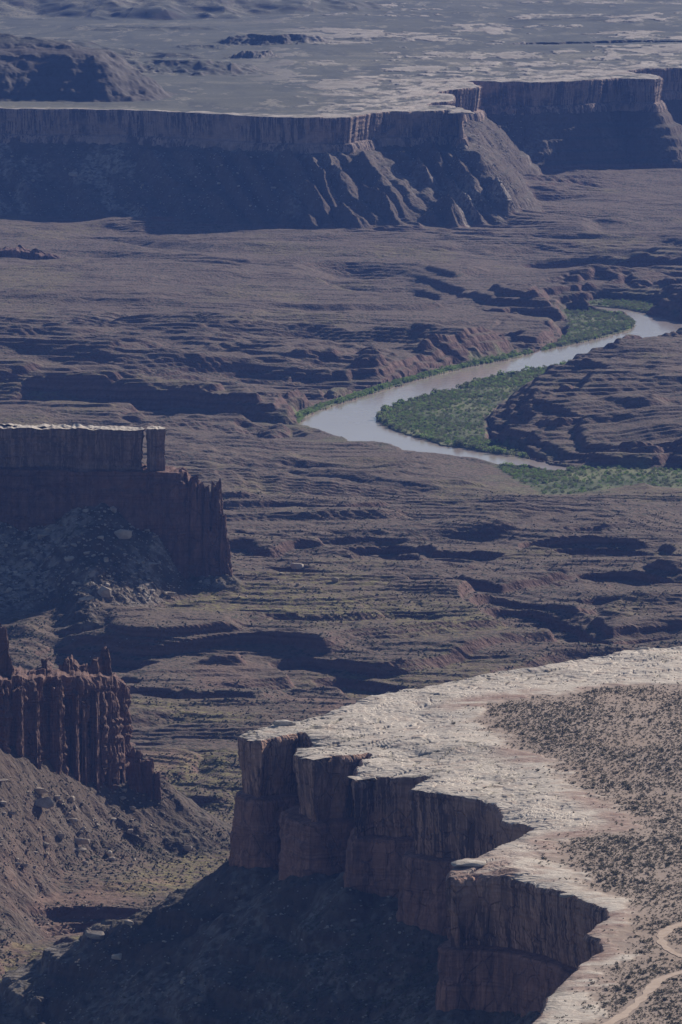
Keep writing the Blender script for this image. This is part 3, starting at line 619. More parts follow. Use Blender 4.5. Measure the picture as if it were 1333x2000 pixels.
#---FORMATIONS---
def column(name, cx, cy, z0, z1, rx, ry, taper, seed, mat, parent, knobs=.18, lean=(0, 0), rot=0.0, topflat=.5, nr=44, na=40):
    t = np.linspace(0, 1, nr)[:, None]; th = np.linspace(0, 2 * math.pi, na, endpoint=False)[None]
    k = (1 - taper * t ** 1.15)
    k = k * (1 + knobs * (vn(A(t * (z1 - z0) / 3.2 + seed), A(0 * t + .5), seed) - .5) * 2)
    d = 1 + .34 * fbm(np.cos(th) * 1.6 + seed + 0 * t, np.sin(th) * 1.6 + t * 1.2, 3, seed) + .12 * fbm(np.cos(th) * 4 + seed + t * 9, np.sin(th) * 4 + t * 11, 3, seed + 3)
    r = k * d
    x = np.cos(th) * rx * r; y = np.sin(th) * ry * r
    z = z0 + (z1 - z0) * t + 0 * th
    z = z + t ** 6 * fbm(np.cos(th) * 2 + seed, np.sin(th) * 2 + 0 * t, 3, seed + 5) * topflat * min(rx, ry) * 1.2
    X = cx + x * math.cos(rot) - y * math.sin(rot) + lean[0] * t; Y = cy + x * math.sin(rot) + y * math.cos(rot) + lean[1] * t
    V = np.stack([X, Y, z], -1).reshape(-1, 3); fc = grid_faces(nr, na, True)
    # cap rings
    c = V[-na:].mean(0); last = V[-na:]
    caps = [c + (last - c) * q + np.array([0, 0, .25 * min(rx, ry) * (1 - taper) * (1 - q)]) for q in (.66, .33, .03)]
    base = len(V); V = np.vstack([V] + caps)
    idx = np.arange(base - na, base + 3 * na).reshape(4, na); idx = np.concatenate([idx, idx[:, :1]], 1)
    cf = np.stack([idx[:-1, :-1], idx[:-1, 1:], idx[1:, 1:], idx[1:, :-1]], -1).reshape(-1, 4)
    return obj(name, mesh(name, V, np.vstack([fc, cf])), [mat], parent)
def block(name, poly, zt, zb, mat, parent, seed, rows=48, ds=.6, flute=(1.2, 9), blk=1.2, rough=.5, under=-.5, batter=.06, topbump=1.0, rim_noise=1.0, ztop=None, bed=.3, mats=None, nk=5):
    """closed rock body: walls hung from a rim line, and a bumpy top drawn in to the middle"""
    p, s = resample(poly, ds, True); ccw = area(poly) > 0
    n = normals(p, ccw, True, nk); p = p + n * (fbm(p[:, 0] / 8, p[:, 1] / 8, 4, seed + 1) * rim_noise)[:, None]; n = normals(p, ccw, True, nk)
    L = s[-1] + ds
    q = np.linspace(0, 1, rows + 1)[:, None]; S = np.repeat(s[None], rows + 1, 0); H = zt - zb; Z = -q * H + 0 * S
    fadeS = np.minimum(1, np.minimum(S, L - S) / 6)
    f1 = (np.sqrt(billow((S + 1.5 * fbm(S / 6, Z / 18, 2, seed + 8)) / flute[1], Z / 110 + 3, 2, seed + 2, .3)) - .55) * flute[0] * 2
    bl = (np.floor(vn(A(S / 12), A(Z / 35), seed + 3) * 4) / 3 - .5) * blk
    fb = fbm(S / 3.5, Z / 5, 4, seed + 4) * rough; bd = (vn(A(Z / 1.6 + fbm(S / 40, Z / 40, 2, seed + 9)), A(S / 50), seed + 5) - .5) * 2 * bed
    o = (f1 + bl + fb + bd) * fadeS * sst(0, .05, q) + under * q + batter * H * q ** 1.5
    x = p[None, :, 0] + n[None, :, 0] * o; y = p[None, :, 1] + n[None, :, 1] * o
    if ztop is not None:
        zt_ = ztop(p[:, 0], p[:, 1])[None]; z = zt_ + (zb - zt_) * q
    else:
        z = zt + Z + (1 - q) ** 4 * fbm(x / 6, y / 6, 3, seed + 7) * .8
    # roof: mid line of the body
    c0 = p.mean(0); ax = np.linalg.svd(p - c0)[2][0] if False else None
    cx = np.clip(p[:, 0], p[:, 0].min() + 4, p[:, 0].max() - 4)
    ym = np.array([0.5 * (p[np.abs(p[:, 0] - c) < 6, 1].min() + p[np.abs(p[:, 0] - c) < 6, 1].max()) for c in cx])
    mid = np.stack([cx, ym], 1)
    tv = []
    for k in (.95, .85, .7, .5, .25, .0):
        pp = p + (mid - p) * (1 - k); zz = z[0] + (1 - k) ** .5 * .0 + fbm(pp[:, 0] / 7, pp[:, 1] / 7, 3, seed + 7) * topbump * (1 - k) + (.25 + .0) * (1 - k)
        tv.append(np.stack([pp[:, 0], pp[:, 1], zz], -1))
    tv = np.stack(tv[::-1]); W = np.stack([x, y, z], -1)
    V = np.concatenate([tv, W], 0); R = V.shape[0]; fc = grid_faces(R, len(p), True)
    if ccw: fc = fc[:, ::-1]
    mi = np.repeat(np.r_[np.ones(6), np.zeros(R - 7)].astype(int), len(p)) if mats else None
    mk = np.zeros((V.shape[0] * V.shape[1], 4)); mk[:, 0] = 1
    return obj(name, mesh(name, V.reshape(-1, 3), fc, False, mi, {'mask': mk}), mats or [mat], parent)
def here(x, y): return (x, y, float(ground_z(x, y)))

butte = empty('butte', here(-130, DB - 5)); tag(butte, 'flat topped butte with a dark capstone wall and ragged red fin at its end', 'butte'); bpy.context.view_layer.update()
MCAPB = mat_cliff('butte_sandstone', (0.30, 0.20, 0.165), (0.24, 0.15, 0.125), (0.050, 0.033, 0.033), 163, 190, .55)
block('capstone', BUTTE_CAP, 189.8, 165, MCAPB, butte, 303, mats=[MCAPB, MSLICK], under=-1.2, batter=0, flute=(.7, 16), blk=2.6, topbump=1.3, rim_noise=1.2, bed=.6, ds=.45)
bl2 = np.array([(XatD(288, DB), DB - 1), (XatD(305, DB), DB - 3), (XatD(323, DB), DB), (XatD(322, DB), DB + 12), (XatD(300, DB), DB + 16), (XatD(287, DB), DB + 12)]); bl2[:, 1] -= (bl2[:, 0] + 220) * .13
block('capstone_pillar', bl2, 190.6, 164, MCAPB, butte, 310, mats=[MCAPB, MSLICK], under=-.6, batter=0, flute=(.4, 10), blk=.6, topbump=.4, rim_noise=.4, ds=.35, nk=8)
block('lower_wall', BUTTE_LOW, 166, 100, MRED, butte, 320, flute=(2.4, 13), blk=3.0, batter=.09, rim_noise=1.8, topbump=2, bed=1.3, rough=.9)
for i, (px, py, wpx, taper, bw) in enumerate([(371, 938, 17, .5, 8), (388, 950, 13, .6, 8), (401, 957, 10, .75, 7), (421, 953, 15, .72, 7), (434, 1010, 9, .7, 6), (441, 1058, 9, .6, 5)]):
    yy = DBX(px) + 1 + (2 if i % 2 else 0); k = 15370 / DB
    column('spire', XatD(px, yy), yy + bw * .4, 98, ZatD(py, yy), wpx / k * .95 + 1.2, bw, taper * .72, 330 + i * 7, MRED, butte, .08, (0, 0), 0, .8)
column('fin_foot', XatD(400, DB), DBX(400) + 4, 96, 128, 15, 9, .35, 391, MRED, butte, .1)

fin = empty('rock_fin', here(-140, DF - 2)); tag(fin, 'fluted dark red rock wall of joined columns above the boulder slope', 'rock wall'); bpy.context.view_layer.update()
def fin_top(x, y): return 154.5 + (DF - y) * .118 + 1.3 * fbm(x / 7, y / 9, 3, 402) - 3 * sst(-109, -103, x)
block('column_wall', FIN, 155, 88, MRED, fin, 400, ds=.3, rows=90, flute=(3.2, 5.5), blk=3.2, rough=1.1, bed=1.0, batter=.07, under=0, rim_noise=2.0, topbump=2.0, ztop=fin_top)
for i, (px, pt, pb, w_, dy, tp) in enumerate([(30, 1345, 1470, 9, -2, .15), (62, 1352, 1490, 9, -3, .22), (104, 1346, 1500, 10, -3, .2), (143, 1356, 1515, 7, -3, .25), (160, 1372, 1520, 5, -4, .3), (180, 1350, 1525, 8, -3, .25), (207, 1352, 1535, 7, -2, .3), (222, 1390, 1540, 6, -2, .3), (236, 1440, 1545, 5, -1, .4)]):
    yy = FY(px) + dy; k = 15370 / yy
    column('column', XatD(px, yy), yy, ZatD(pb + 40, yy), ZatD(pt, yy), w_ / k * 1.35, 4.0, tp, 420 + 5 * i, MRED, fin, .16, (0, .8))
FR = [(112, 12), (150, 10), (196, 10), (197, 18), (150, 19), (112, 18)]
block('fin_ridge', np.array([(XatD(a, FY(a) + b), FY(a) + b) for a, b in FR]), 166, 150, MRED, fin, 470, ds=.35, flute=(.7, 5), blk=.8, batter=.1, rim_noise=.8, topbump=1.2, ztop=lambda x, y: 159.5 + (DF - y) * .118 + 3.6 * sst(-.3, .2, fbm(x / 5, y / 30, 2, 474)) + .7 * fbm(x / 2, y / 2, 2, 475))
block('fin_ledge', np.array([(XatD(a, FY(a) + b), FY(a) + b) for a, b in [(52, 9), (96, 9), (98, 18), (52, 18)]]), 163, 150, MRED, fin, 480, ds=.4, flute=(.6, 5), blk=.6, batter=.12, rim_noise=.8)
for nm, px, o_, pt, rx, ry, tp, sd, kn in [('summit_tower', 204, 13, 1266, 3.0, 3.2, .45, 491, .22), ('hoodoo', 83, 12, 1291, 1.7, 1.7, .15, 494, .35), ('summit_tower', 0, 14, 1226, 6.0, 5, .66, 497, .16), ('rear_buttress', 227, 27, 1335, 5.2, 6, .5, 499, .08)]:
    yy = FY(px) + o_; column(nm, XatD(px, yy), yy, 95 if nm == 'rear_buttress' else 149, ZatD(pt, yy), rx, ry, tp, sd, MRED, fin, kn)
DS = DF - 4
stub = empty('rock_stub', here(XatD(280, DS), DS + 2)); tag(stub, 'small dark rock stub of two towers standing just right of the fluted wall', 'rock tower'); bpy.context.view_layer.update()
column('tower', XatD(263, DS), DS + 2, 86, ZatD(1468, DS), 3.9, 4, .42, 501, MRED, stub, .12)
column('tower', XatD(284, DS), DS + 3, 86, ZatD(1487, DS), 4.0, 4, .22, 504, MRED, stub, .08, topflat=.2)
column('tower', XatD(303, DS), DS + 2, 86, ZatD(1512, DS), 2.2, 2.6, .35, 507, MRED, stub, .15)
# low red outcrop far left, below the far mesa
DO = 7330.0; kO = 15370 / DO
out = empty('rock_outcrop', here(XatD(60, DO), DO)); tag(out, 'low lumpy red rock outcrop on the basin floor below the far cliff', 'rock outcrop'); bpy.context.view_layer.update()
block('outcrop_wall', np.array([(XatD(-200, DO), DO), (XatD(0, DO), DO - 3), (XatD(60, DO), DO), (XatD(125, DO), DO + 4), (XatD(128, DO), DO + 16), (XatD(0, DO), DO + 30), (XatD(-200, DO), DO + 30)]), ZatD(480, DO), ZatD(545, DO), MRED, out, 520, ds=.9, flute=(2.6, 11), blk=2, batter=.12, rim_noise=2, topbump=3, ztop=lambda x, y: ZatD(488, DO) - 9 * sst(XatD(40, DO), XatD(128, DO), x) + 2.4 * fbm(x / 10, y / 14, 3, 523))
block('outcrop_bench', np.array([(XatD(-200, DO), DO - 12), (XatD(100, DO), DO - 12), (XatD(200, DO), DO - 6), (XatD(205, DO), DO + 6), (XatD(100, DO), DO + 30), (XatD(-200, DO), DO + 40)]), ZatD(524, DO), ZatD(550, DO), MRED, out, 530, ds=.9, flute=(.8, 9), blk=1, batter=.1, rim_noise=1.5, topbump=1)
# boulder resting on the rim of the near mesa
print('formations', round(time.time() - T0, 1))

rng = np.random.default_rng(7); random.seed(7)
import bmesh
from mathutils import noise as mnoise
def hull(name, seed, mat, n=22, flat=.75):
    r = np.random.default_rng(seed); bm = bmesh.new()
    p = r.normal(size=(n, 3)); p /= np.linalg.norm(p, axis=1)[:, None]; p = np.sign(p) * np.abs(p) ** .75
    p *= r.uniform(.82, 1.05, (n, 1)); p *= np.array([1, r.uniform(.65, .95), flat * r.uniform(.75, 1.1)]) * .56
    for q in p: bm.verts.new(q)
    g = bmesh.ops.convex_hull(bm, input=bm.verts[:]); bmesh.ops.delete(bm, geom=[v for v in bm.verts if not v.link_faces], context='VERTS')
    bmesh.ops.bevel(bm, geom=bm.edges[:], offset=.022, segments=1, affect='EDGES')
    bmesh.ops.triangulate(bm, faces=bm.faces[:])
    me = bpy.data.meshes.new(name); bm.to_mesh(me); bm.free(); me.materials.append(mat); return me
def ico(sub):
    bm = bmesh.new(); bmesh.ops.create_icosphere(bm, subdivisions=sub, radius=1.0)
    V = np.array([v.co[:] for v in bm.verts]); Fq = np.array([[v.index for v in f.verts] for f in bm.faces]); bm.free(); return V, Fq
ICO1, ICO2 = ico(1), ico(2)
def tris(me):
    v = np.zeros(len(me.vertices) * 3, R32); me.vertices.foreach_get('co', v); f = np.zeros(len(me.polygons) * 3, np.int32); me.polygons.foreach_get('vertices', f)
    return v.reshape(-1, 3), f.reshape(-1, 3)
def scatter(name, protos, pos, size, mat, seed, squash=1.0, sink=.1, jitter=0.0):
    """one mesh of many small uncountable pieces"""
    r = np.random.default_rng(seed); Vs = []; Fs = []; base = 0; pick = r.integers(0, len(protos), len(pos))
    for k, (pv_, pf_) in enumerate(protos):
        m_ = pick == k; P_ = pos[m_]; S_ = size[m_]; n = len(P_)
        if n == 0: continue
        a = r.uniform(0, 6.283, n); c, s_ = np.cos(a)[:, None], np.sin(a)[:, None]
        v = pv_[None] * (1 + jitter * r.normal(size=(n, len(pv_), 1)))
        x = (v[..., 0] * c - v[..., 1] * s_) * S_[:, None]; y = (v[..., 0] * s_ + v[..., 1] * c) * S_[:, None]; z = v[..., 2] * S_[:, None] * squash
        V = np.stack([x + P_[:, None, 0], y + P_[:, None, 1], z + P_[:, None, 2] + (S_ * squash * (pv_[:, 2].max() - sink * 2 * pv_[:, 2].max()))[:, None] * .8], -1).reshape(-1, 3)
        Fs.append((pf_[None] + (np.arange(n) * len(pv_))[:, None, None]).reshape(-1, 3) + base); Vs.append(V); base += len(V)
    return obj(name, mesh(name, np.concatenate(Vs), np.concatenate(Fs)), mat)
def on_ground(px, py, t0=2450., t1=9000., st=2.5):
    """where a line of sight first meets the basin floor"""
    px = np.atleast_1d(np.asarray(px, float)); py = np.atleast_1d(np.asarray(py, float)); out_ = np.zeros((len(px), 3))
    D = np.arange(t0, t1, st)
    for i, (a, b) in enumerate(zip(px, py)):
        d = ray(a, b); d = d / d[1]; x = d[0] * D; z = CAMZ + d[2] * D; g = ground_z(x, D); k = np.argmax(z < g); k = k if z[k] < g[k] else len(D) - 1
        out_[i] = (x[k], D[k], g[k])
    return out_
def put(name, me, p, size, rz=0.0, tilt=(0, 0), sc=(1, 1, 1), sink=.12):
    o = bpy.data.objects.new(name, me); COL.objects.link(o)
    zmin = min(v.co.z for v in me.vertices)
    o.location = (p[0], p[1], p[2] - (zmin + sink * .6) * size * sc[2]); o.rotation_euler = (tilt[0], tilt[1], rz); o.scale = (size * sc[0], size * sc[1], size * sc[2]); return o
BP = [hull('boulder', 40 + i, MBOUL, 11 + 3 * (i % 4), .62 + .05 * (i % 5)) for i in range(9)]
named = [(86, 1592, 40, 'largest pale cracked boulder on the slope below the fluted red wall', (1, .8, 1.15)), (78, 1551, 30, 'square brown block just above the largest cracked boulder', (1, .8, .75)),
    (112, 1566, 13, 'small pointed pale boulder right of the square brown block', (1, .8, 1.2)), (368, 1664, 15, 'lone pale boulder on the open floor beside the near mesa', (1, .8, .9)), (4, 1530, 22, 'flat pale slab cut by the photo edge, under the fluted wall', (1.2, .8, .7)),
    (188, 1840, 36, 'big two-toned boulder at the edge of the mesa shadow near the wash', (1.1, .8, .8)), (252, 1810, 18, 'dark upright boulder on the crest of the shaded talus', (1, .9, 1.0)), (231, 1876, 20, 'flat pale boulder in the shade low on the near talus', (1.1, .9, .7)),
    (152, 1655, 30, 'long tilted slab in the slab cluster low on the boulder slope', (1.5, .7, .5)), (152, 1668, 26, 'second tilted slab lying just under the long one', (1.3, .8, .5)), (120, 1637, 16, 'upright pale boulder left of the tilted slabs', (.9, .8, 1.2)), (142, 1612, 19, 'round boulder between the cracked boulder and the tilted slabs', (1, .9, .9)),
    (242, 1052, 30, 'largest rounded pale boulder high on the butte talus', (1, .85, .85)), (87, 1052, 24, 'pale rounded boulder at the far left of the butte talus', (1, .85, .8)), (136, 1101, 20, 'pointed pale boulder in the middle of the butte talus', (1, .8, .8)), (222, 1003, 15, 'tall pale boulder near the apex of the butte talus', (.8, .8, 1.3)), (259, 1000, 18, 'wide pale boulder near the apex of the butte talus', (1.2, .8, .8)),
    (201, 1170, 28, 'sunlit pale boulder at the foot of the butte talus', (1.1, .8, .9)), (168, 1178, 26, 'leaning sunlit slab beside the pale boulder at the butte foot', (1.2, .8, .7)), (330, 1165, 25, 'flat pale boulder on the plain at the end of the butte talus', (1.1, .8, .6)), (581, 1113, 26, 'dark boulder standing alone right of the butte on the plain', (1, .8, .75)), (655, 1138, 14, 'small pale boulder farthest right of the butte', (1, .8, .9)), (298, 1108, 20, 'wide pale boulder under the red wall of the butte', (1.3, .8, .6)),
    (533, 370, 13, 'pale boulder in the shade of the far cliff slope', (1.2, .8, .6)), (995, 397, 11, 'bright slab at the foot of the far mesa nose', (1.4, .8, .5)), (145, 345, 15, 'pale boulder alone on the far left cliff slope', (1.2, .8, .7))]
pts = on_ground([n_[0] for n_ in named], [n_[1] for n_ in named])
for i, (n_, p_) in enumerate(zip(named, pts)):
    o = put('boulder', BP[i % len(BP)], p_, n_[2] / F * p_[1] * 1.15, random.uniform(-.5, .5), (random.uniform(-.15, .15), random.uniform(-.15, .15)), n_[4]); tag(o, n_[3], 'boulder', 'fallen boulders')
regions = [('butte talus', (0, 1000, 330, 1165), 78, (7, 17), 'pale fallen boulder lying on the shaded talus of the flat topped butte'), ('butte foot', (330, 1110, 620, 1170), 22, (5, 11), 'small boulder on the sunlit ground right of the butte foot'),
    ('boulder slope', (0, 1550, 270, 1700), 84, (6, 19), 'grey brown boulder on the sunlit slope below the fluted red wall'), ('shaded talus', (150, 1720, 800, 1960), 32, (6, 15), 'boulder in the deep shade of the near mesa talus'),
    ('far slope', (0, 300, 520, 415), 36, (5, 9), 'grey boulder on the shaded slope under the far cliff'), ('nose chute', (900, 225, 1010, 400), 22, (4, 8), 'grey boulder in the rubble chute below the far mesa nose')]
for gname, (x0, y0, x1, y1), n_, (s0, s1), lab in regions:
    q = on_ground(rng.uniform(x0, x1, n_), rng.uniform(y0, y1, n_)); k = rng.uniform(0, 1, n_) ** 2.2
    for i in range(n_):
        if q[i, 1] > 8900: continue
        o = put('boulder', BP[int(rng.integers(0, 9))], q[i], (s0 + (s1 - s0) * k[i]) / F * q[i, 1], rng.uniform(0, 6.28), (rng.uniform(-.25, .25), rng.uniform(-.25, .25)), (1, rng.uniform(.7, 1), rng.uniform(.6, 1)))
        tag(o, lab, 'boulder', 'boulders on the ' + gname)
bt = [tris(b) for b in BP]; pos = []; sz = []
for (x0, y0, x1, y1), n_, (s0, s1) in [((-100, 985, 340, 1180), 1500, (2, 7)), ((300, 1080, 620, 1180), 350, (1.5, 5)), ((-100, 1520, 330, 1720), 1200, (2, 6)), ((50, 1700, 830, 2040), 600, (3, 8)), ((-100, 285, 560, 425), 900, (1.5, 4)), ((880, 220, 1020, 410), 450, (1.5, 4)), ((560, 290, 900, 420), 300, (1.5, 3.5)), ((0, 1180, 400, 1500), 250, (1.5, 3.5)), ((0, 1700, 300, 1960), 250, (1.5, 4))]:
    q = on_ground(rng.uniform(x0, x1, n_), rng.uniform(y0, y1, n_), st=4.0); m_ = q[:, 1] < 8900; q = q[m_]; pos.append(q); sz.append((s0 + (s1 - s0) * rng.uniform(0, 1, len(q)) ** 2.5) / F * q[:, 1])
tag(scatter('rubble', bt, np.concatenate(pos), np.concatenate(sz), MBOUL, 5, 1.0, .2), 'loose small rubble strewn over the talus slopes', kind='stuff')
print('boulders', round(time.time() - T0, 1))
# stones resting on the mesa rim
def on_mesa(px, py):
    z = TOPZ
    for _ in range(6):
        q = P(px, py, z); z = float(near_top(np.array([q[0]]), np.array([q[1]]))[0][0])
    return (q[0], q[1], z)
for px, py, w_, sc_, lab in [(917, 1688, 60, (1.05, 1.3, .32), 'broad pale slab resting on the mesa rim above the deep notch'), (1108, 1750, 28, (1, .8, .6), 'small pale dome of rock on the rim above the streaked cliff'), (556, 1417, 40, (1.1, .9, .5), 'low pale rock knob on the outermost block of the mesa'), (1255, 1270, 22, (1.2, .8, .6), 'tan rock knob on the far edge of the mesa top')]:
    p_ = on_mesa(px, py); o = put('rim_rock', hull('rim_rock', px, MSLICKP, 40, .5), p_, w_ / F * p_[1] * 1.1, .2, (0, 0), sc_, .1); tag(o, lab, 'rock')
# shrubs of the mesa top
def leaf_cloud(seed, n, flat, leaf, low=-.25):
    """small leaf faces spread through an uneven crown"""
    r = np.random.default_rng(seed); c = r.normal(size=(n, 3)); c /= np.linalg.norm(c, axis=1)[:, None]; c *= r.uniform(.35, 1.0, (n, 1)) ** .5
    lob = np.array([1 + .55 * mnoise.noise(Vector(q * 1.7) + Vector((seed, 0, 0))) for q in c]); c *= lob[:, None]; c[:, 2] = np.maximum(c[:, 2] * flat, low)
    a = r.normal(size=(n, 3)); a /= np.linalg.norm(a, axis=1)[:, None]; b = np.cross(a, r.normal(size=(n, 3))); b /= np.linalg.norm(b, axis=1)[:, None]
    L = leaf * r.uniform(.6, 1.3, (n, 1)); k = r.uniform(.5, .9, (n, 1))
    V = np.stack([c - a * L, c + b * L * k, c + a * L, c - b * L * k], 1).reshape(-1, 3); q = np.arange(n)[:, None] * 4
    return V, np.concatenate([q + np.array([[0, 1, 2]]), q + np.array([[0, 2, 3]])])
SP1 = [leaf_cloud(60 + i, 11, .62, .48) for i in range(6)]; SP2 = [leaf_cloud(80 + i, 60, .62, .26) for i in range(6)]
sme = []
for v, f in SP2:
    me = mesh('desert_shrub', v * .5 + np.array([0, 0, .12]), f); me.materials.append(MSHRUB); sme.append(me)
n_ = 320000
x0, x1, y0, y1 = -60, 320, 2400, 3640
X = rng.uniform(x0, x1, n_); Y = rng.uniform(y0, y1, n_)
Zt, mk, ds = near_top(X, Y); ok = inside(A(X), A(Y), NEAR) & (seg_d(A(X), A(Y), NEAR_RIM, False) > 3) & (X / Y < .062)
dens = np.where(ds < 0, .25 + .75 * sst(0, -12, ds), 0) * (1 - mk[:, 0]) * np.clip(.86 + .8 * fbm(X / 30, Y / 45, 3, 141), .28, 1)
dens = np.maximum(dens, mk[:, 2] * .12); dens = np.maximum(dens, .16 * sst(22, 0, ds) * np.clip(.3 + fbm(X / 14, Y / 20, 3, 142), 0, 1))
roads = [PL([(1460, 1786), (1390, 1797), (1333, 1812), (1305, 1822), (1290, 1838), (1296, 1855), (1320, 1872), (1390, 1890), (1460, 1899)], TOPZ), PL([(1460, 1893), (1390, 1898), (1333, 1906), (1290, 1919), (1268, 1940), (1245, 1962), (1215, 1986), (1170, 2012), (1110, 2040)], TOPZ)]
for rd in roads: dens = np.where(seg_d(A(X), A(Y), rd, False) < 2.6, 0, dens)
kp = ok & (rng.uniform(0, 1, n_) < dens * .95); SPOS = np.stack([X, Y, Zt], -1)[kp]; SSZ = np.clip(np.exp(rng.normal(size=kp.sum()) * .34) * .56, .28, 1.4)
print('shrubs', len(SPOS))
fr = (np.abs(SPOS[:, 0] / SPOS[:, 1]) < .0425); dep = (CAMZ - SPOS[:, 2]) / SPOS[:, 1]; vis = fr & (dep < .1690)
order = np.argsort(np.where(vis, SPOS[:, 1] / SSZ, 1e9)); pick = order[:290]; rest = np.ones(len(SPOS), bool); rest[pick] = False
for i in pick:
    o = put('desert_shrub', sme[int(rng.integers(0, 6))], SPOS[i], SSZ[i] * 1.5, rng.uniform(0, 6.28), (0, 0), (1, 1, 1), .05)
    tag(o, 'low dark desert shrub on the sandy mesa top by the dirt track', 'shrub', 'shrubs on the near mesa top')
tag(scatter('desert_scrub', SP1, SPOS[rest], SSZ[rest] * .62, MSHRUB, 9, .9, .12, .12), 'dark low scrub dotted over the sandy mesa top', kind='stuff')
# scrub on the basin floor
PX = rng.uniform(-150, 1480, 70000); PY = 2050 - 1090 * rng.uniform(0, 1, 70000) ** 1.25
dq = np.array([ray(a, b) for a, b in zip(PX, PY)]); D_ = np.full(len(PX), 4000.0)
for _ in range(14):
    g = ground_z(dq[:, 0] / dq[:, 1] * D_, D_); D_ = .5 * D_ + .5 * np.clip((g - CAMZ) * dq[:, 1] / dq[:, 2], 2500, 7000)
X = dq[:, 0] / dq[:, 1] * D_; g = ground_z(X, D_)
ok = (~inside(A(X), A(D_), NEAR)) & (D_ > 2600) & (g > RL + 2) & (rng.uniform(0, 1, len(X)) < np.clip(.55 + .9 * fbm(X / 60, D_ / 90, 3, 151), .08, 1)); X, D_, g = X[ok], D_[ok], g[ok]
print('floor scrub', len(X))
OCT = (np.array([(1, 0, 0), (0, 1, 0), (-1, 0, 0), (0, -1, 0), (0, 0, 1), (0, 0, -.6)], float) * np.array([1, 1, .7]), np.array([(0, 1, 4), (1, 2, 4), (2, 3, 4), (3, 0, 4), (1, 0, 5), (2, 1, 5), (3, 2, 5), (0, 3, 5)]))
tag(scatter('floor_scrub', [OCT], np.stack([X, D_, g], -1), rng.uniform(.35, 1.0, len(X)) ** 1.5 * .9, MFSHRUB, 11, .9, .15, .25), 'thin grey green scrub peppering the basin floor', kind='stuff')
# riverside thickets
CP = [leaf_cloud(200 + i, 75, .9, .27, -.5) for i in range(6)]
bushes = {'green': [], 'grey': []}; front = []
for k, b in BARS.items():
    lo, hi = b.min(0), b.max(0); n_ = int((hi - lo).prod() / (4.5 if k == 'E' else 7.5)); X = rng.uniform(lo[0], hi[0], n_); Y = rng.uniform(lo[1], hi[1], n_)
    d = sdist(A(X), A(Y), b); dwt = sdist(A(X), A(Y), WATER); m_ = (d < 2) & (dwt > 1.5) & (rng.uniform(0, 1, n_) < np.clip(1.15 - dwt / 60 + .9 * fbm(X / 25, Y / 50, 3, 161), .22, 1)); X, Y, dwt = X[m_], Y[m_], dwt[m_]
    sz_ = rng.uniform(.6, 1.5, len(X)) * (1 + .55 * (dwt < 9) * rng.uniform(.4, 1.3, len(X))) * (.8 if k == 'E' else 1.0)
    gn = rng.uniform(0, 1, len(X)) < {'A': .45, 'B': .3, 'C': .5, 'D': .3, 'E': .9}[k]
    for x_, y_, s_, g_, w_ in zip(X, Y, sz_, gn, dwt):
        (front if (w_ < 6 and k in 'ACE' and abs(x_ / y_) < .0425) else bushes['green' if g_ else 'grey']).append((x_, y_, max(RL + .3, float(ground_z(x_, y_))), s_, k, g_))
print('front bushes', len(front), 'thicket', {k: len(v) for k, v in bushes.items()})
random.shuffle(front)
for f_ in front[280:]: bushes['green' if f_[5] else 'grey'].append(f_)
bme = {}
for gname, mt in (('green', MGREEN), ('grey', MGREY)):
    bme[gname] = []
    for v, f in CP:
        me = mesh('riverside_bush', v + np.array([0, 0, .6]), f); me.materials.append(mt); bme[gname].append(me)
blab = {'A': ('bush on the river edge of the wide green inner bar', 'bushes rimming the inner bar'), 'C': ('bush on the water edge of the nearest green flat', 'bushes rimming the nearest flat'), 'E': ('willow in the narrow green row under the red river bank', 'willows along the red bank')}
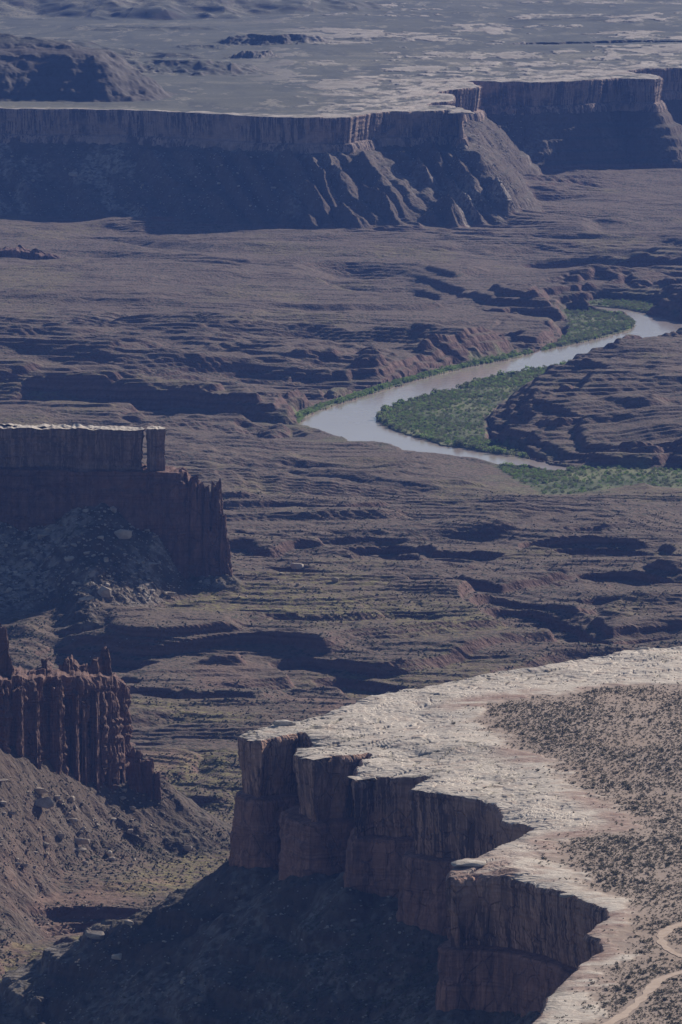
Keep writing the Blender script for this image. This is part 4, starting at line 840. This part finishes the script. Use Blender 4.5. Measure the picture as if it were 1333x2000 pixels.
for f_ in front[:280]:
    o = put('riverside_bush', bme['green' if f_[5] else 'grey'][int(rng.integers(0, 6))], f_, f_[3] * 1.25, rng.uniform(0, 6.28), (0, 0), (1, 1, rng.uniform(.9, 1.3)), .1)
    tag(o, ('bright green ' if f_[5] else 'dull green ') + blab[f_[4]][0], 'bush', ('bright ' if f_[5] else 'dull ') + blab[f_[4]][1])
for gname, mt in (('green', MGREEN), ('grey', MGREY)):
    a_ = np.array([q[:4] for q in bushes[gname]]); tag(scatter('willow_thicket' if gname == 'green' else 'tamarisk_thicket', CP, a_[:, :3], a_[:, 3], mt, 13, .9, .12, .06), ('bright green willow thicket on the river flats' if gname == 'green' else 'dull green tamarisk thicket on the river flats'), kind='stuff')
# dirt track on the mesa
def strip(name, pl, width, lift, mat, label):
    p, _ = resample(pl, 2.0); p = smooth(p, 4); n = normals(p, True, False, 3); offs = np.linspace(-.5, .5, 7) * width
    wv = 1 + .4 * fbm(np.arange(len(p)) / 4., np.zeros(len(p)), 2, 3)
    x = p[:, 0][:, None] + n[:, 0][:, None] * offs * wv[:, None]; y = p[:, 1][:, None] + n[:, 1][:, None] * offs * wv[:, None]
    z = near_top(x, y)[0] + lift
    tag(obj(name, mesh(name, np.stack([x, y, z], -1).reshape(-1, 3), grid_faces(*x.shape), True), mat), label, kind='structure')
for rd, lab in zip(roads, ('pale dirt track looping at the mesa edge of the scrub', 'pale dirt track running down between shrubs on the near mesa')): strip('dirt_road', rd, 3.0, .16, MROAD, lab)
print('plants', round(time.time() - T0, 1))
#---HAZE---
hz = M('haze_air'); hz.t.nodes.remove(hz.b)
pv = hz.t.nodes.new('ShaderNodeVolumePrincipled'); pv.inputs['Color'].default_value = (0.16, 0.33, 1.0, 1); pv.inputs['Density'].default_value = 2.35e-5; pv.inputs['Anisotropy'].default_value = 0.1
hz.t.links.new(pv.outputs[0], hz.t.nodes['Material Output'].inputs['Volume'])
bx = np.array([(x, y, z) for x in (-4500, 4500) for y in (-300, 60000) for z in (-8, 650)], float)
bf = np.array([(0, 1, 3, 2), (4, 6, 7, 5), (0, 4, 5, 1), (2, 3, 7, 6), (0, 2, 6, 4), (1, 5, 7, 3)])
haze = obj('haze', mesh('haze', bx, bf), hz.m); tag(haze, 'thin blue haze filling the canyon air', kind='stuff')
print('done', round(time.time() - T0, 1))
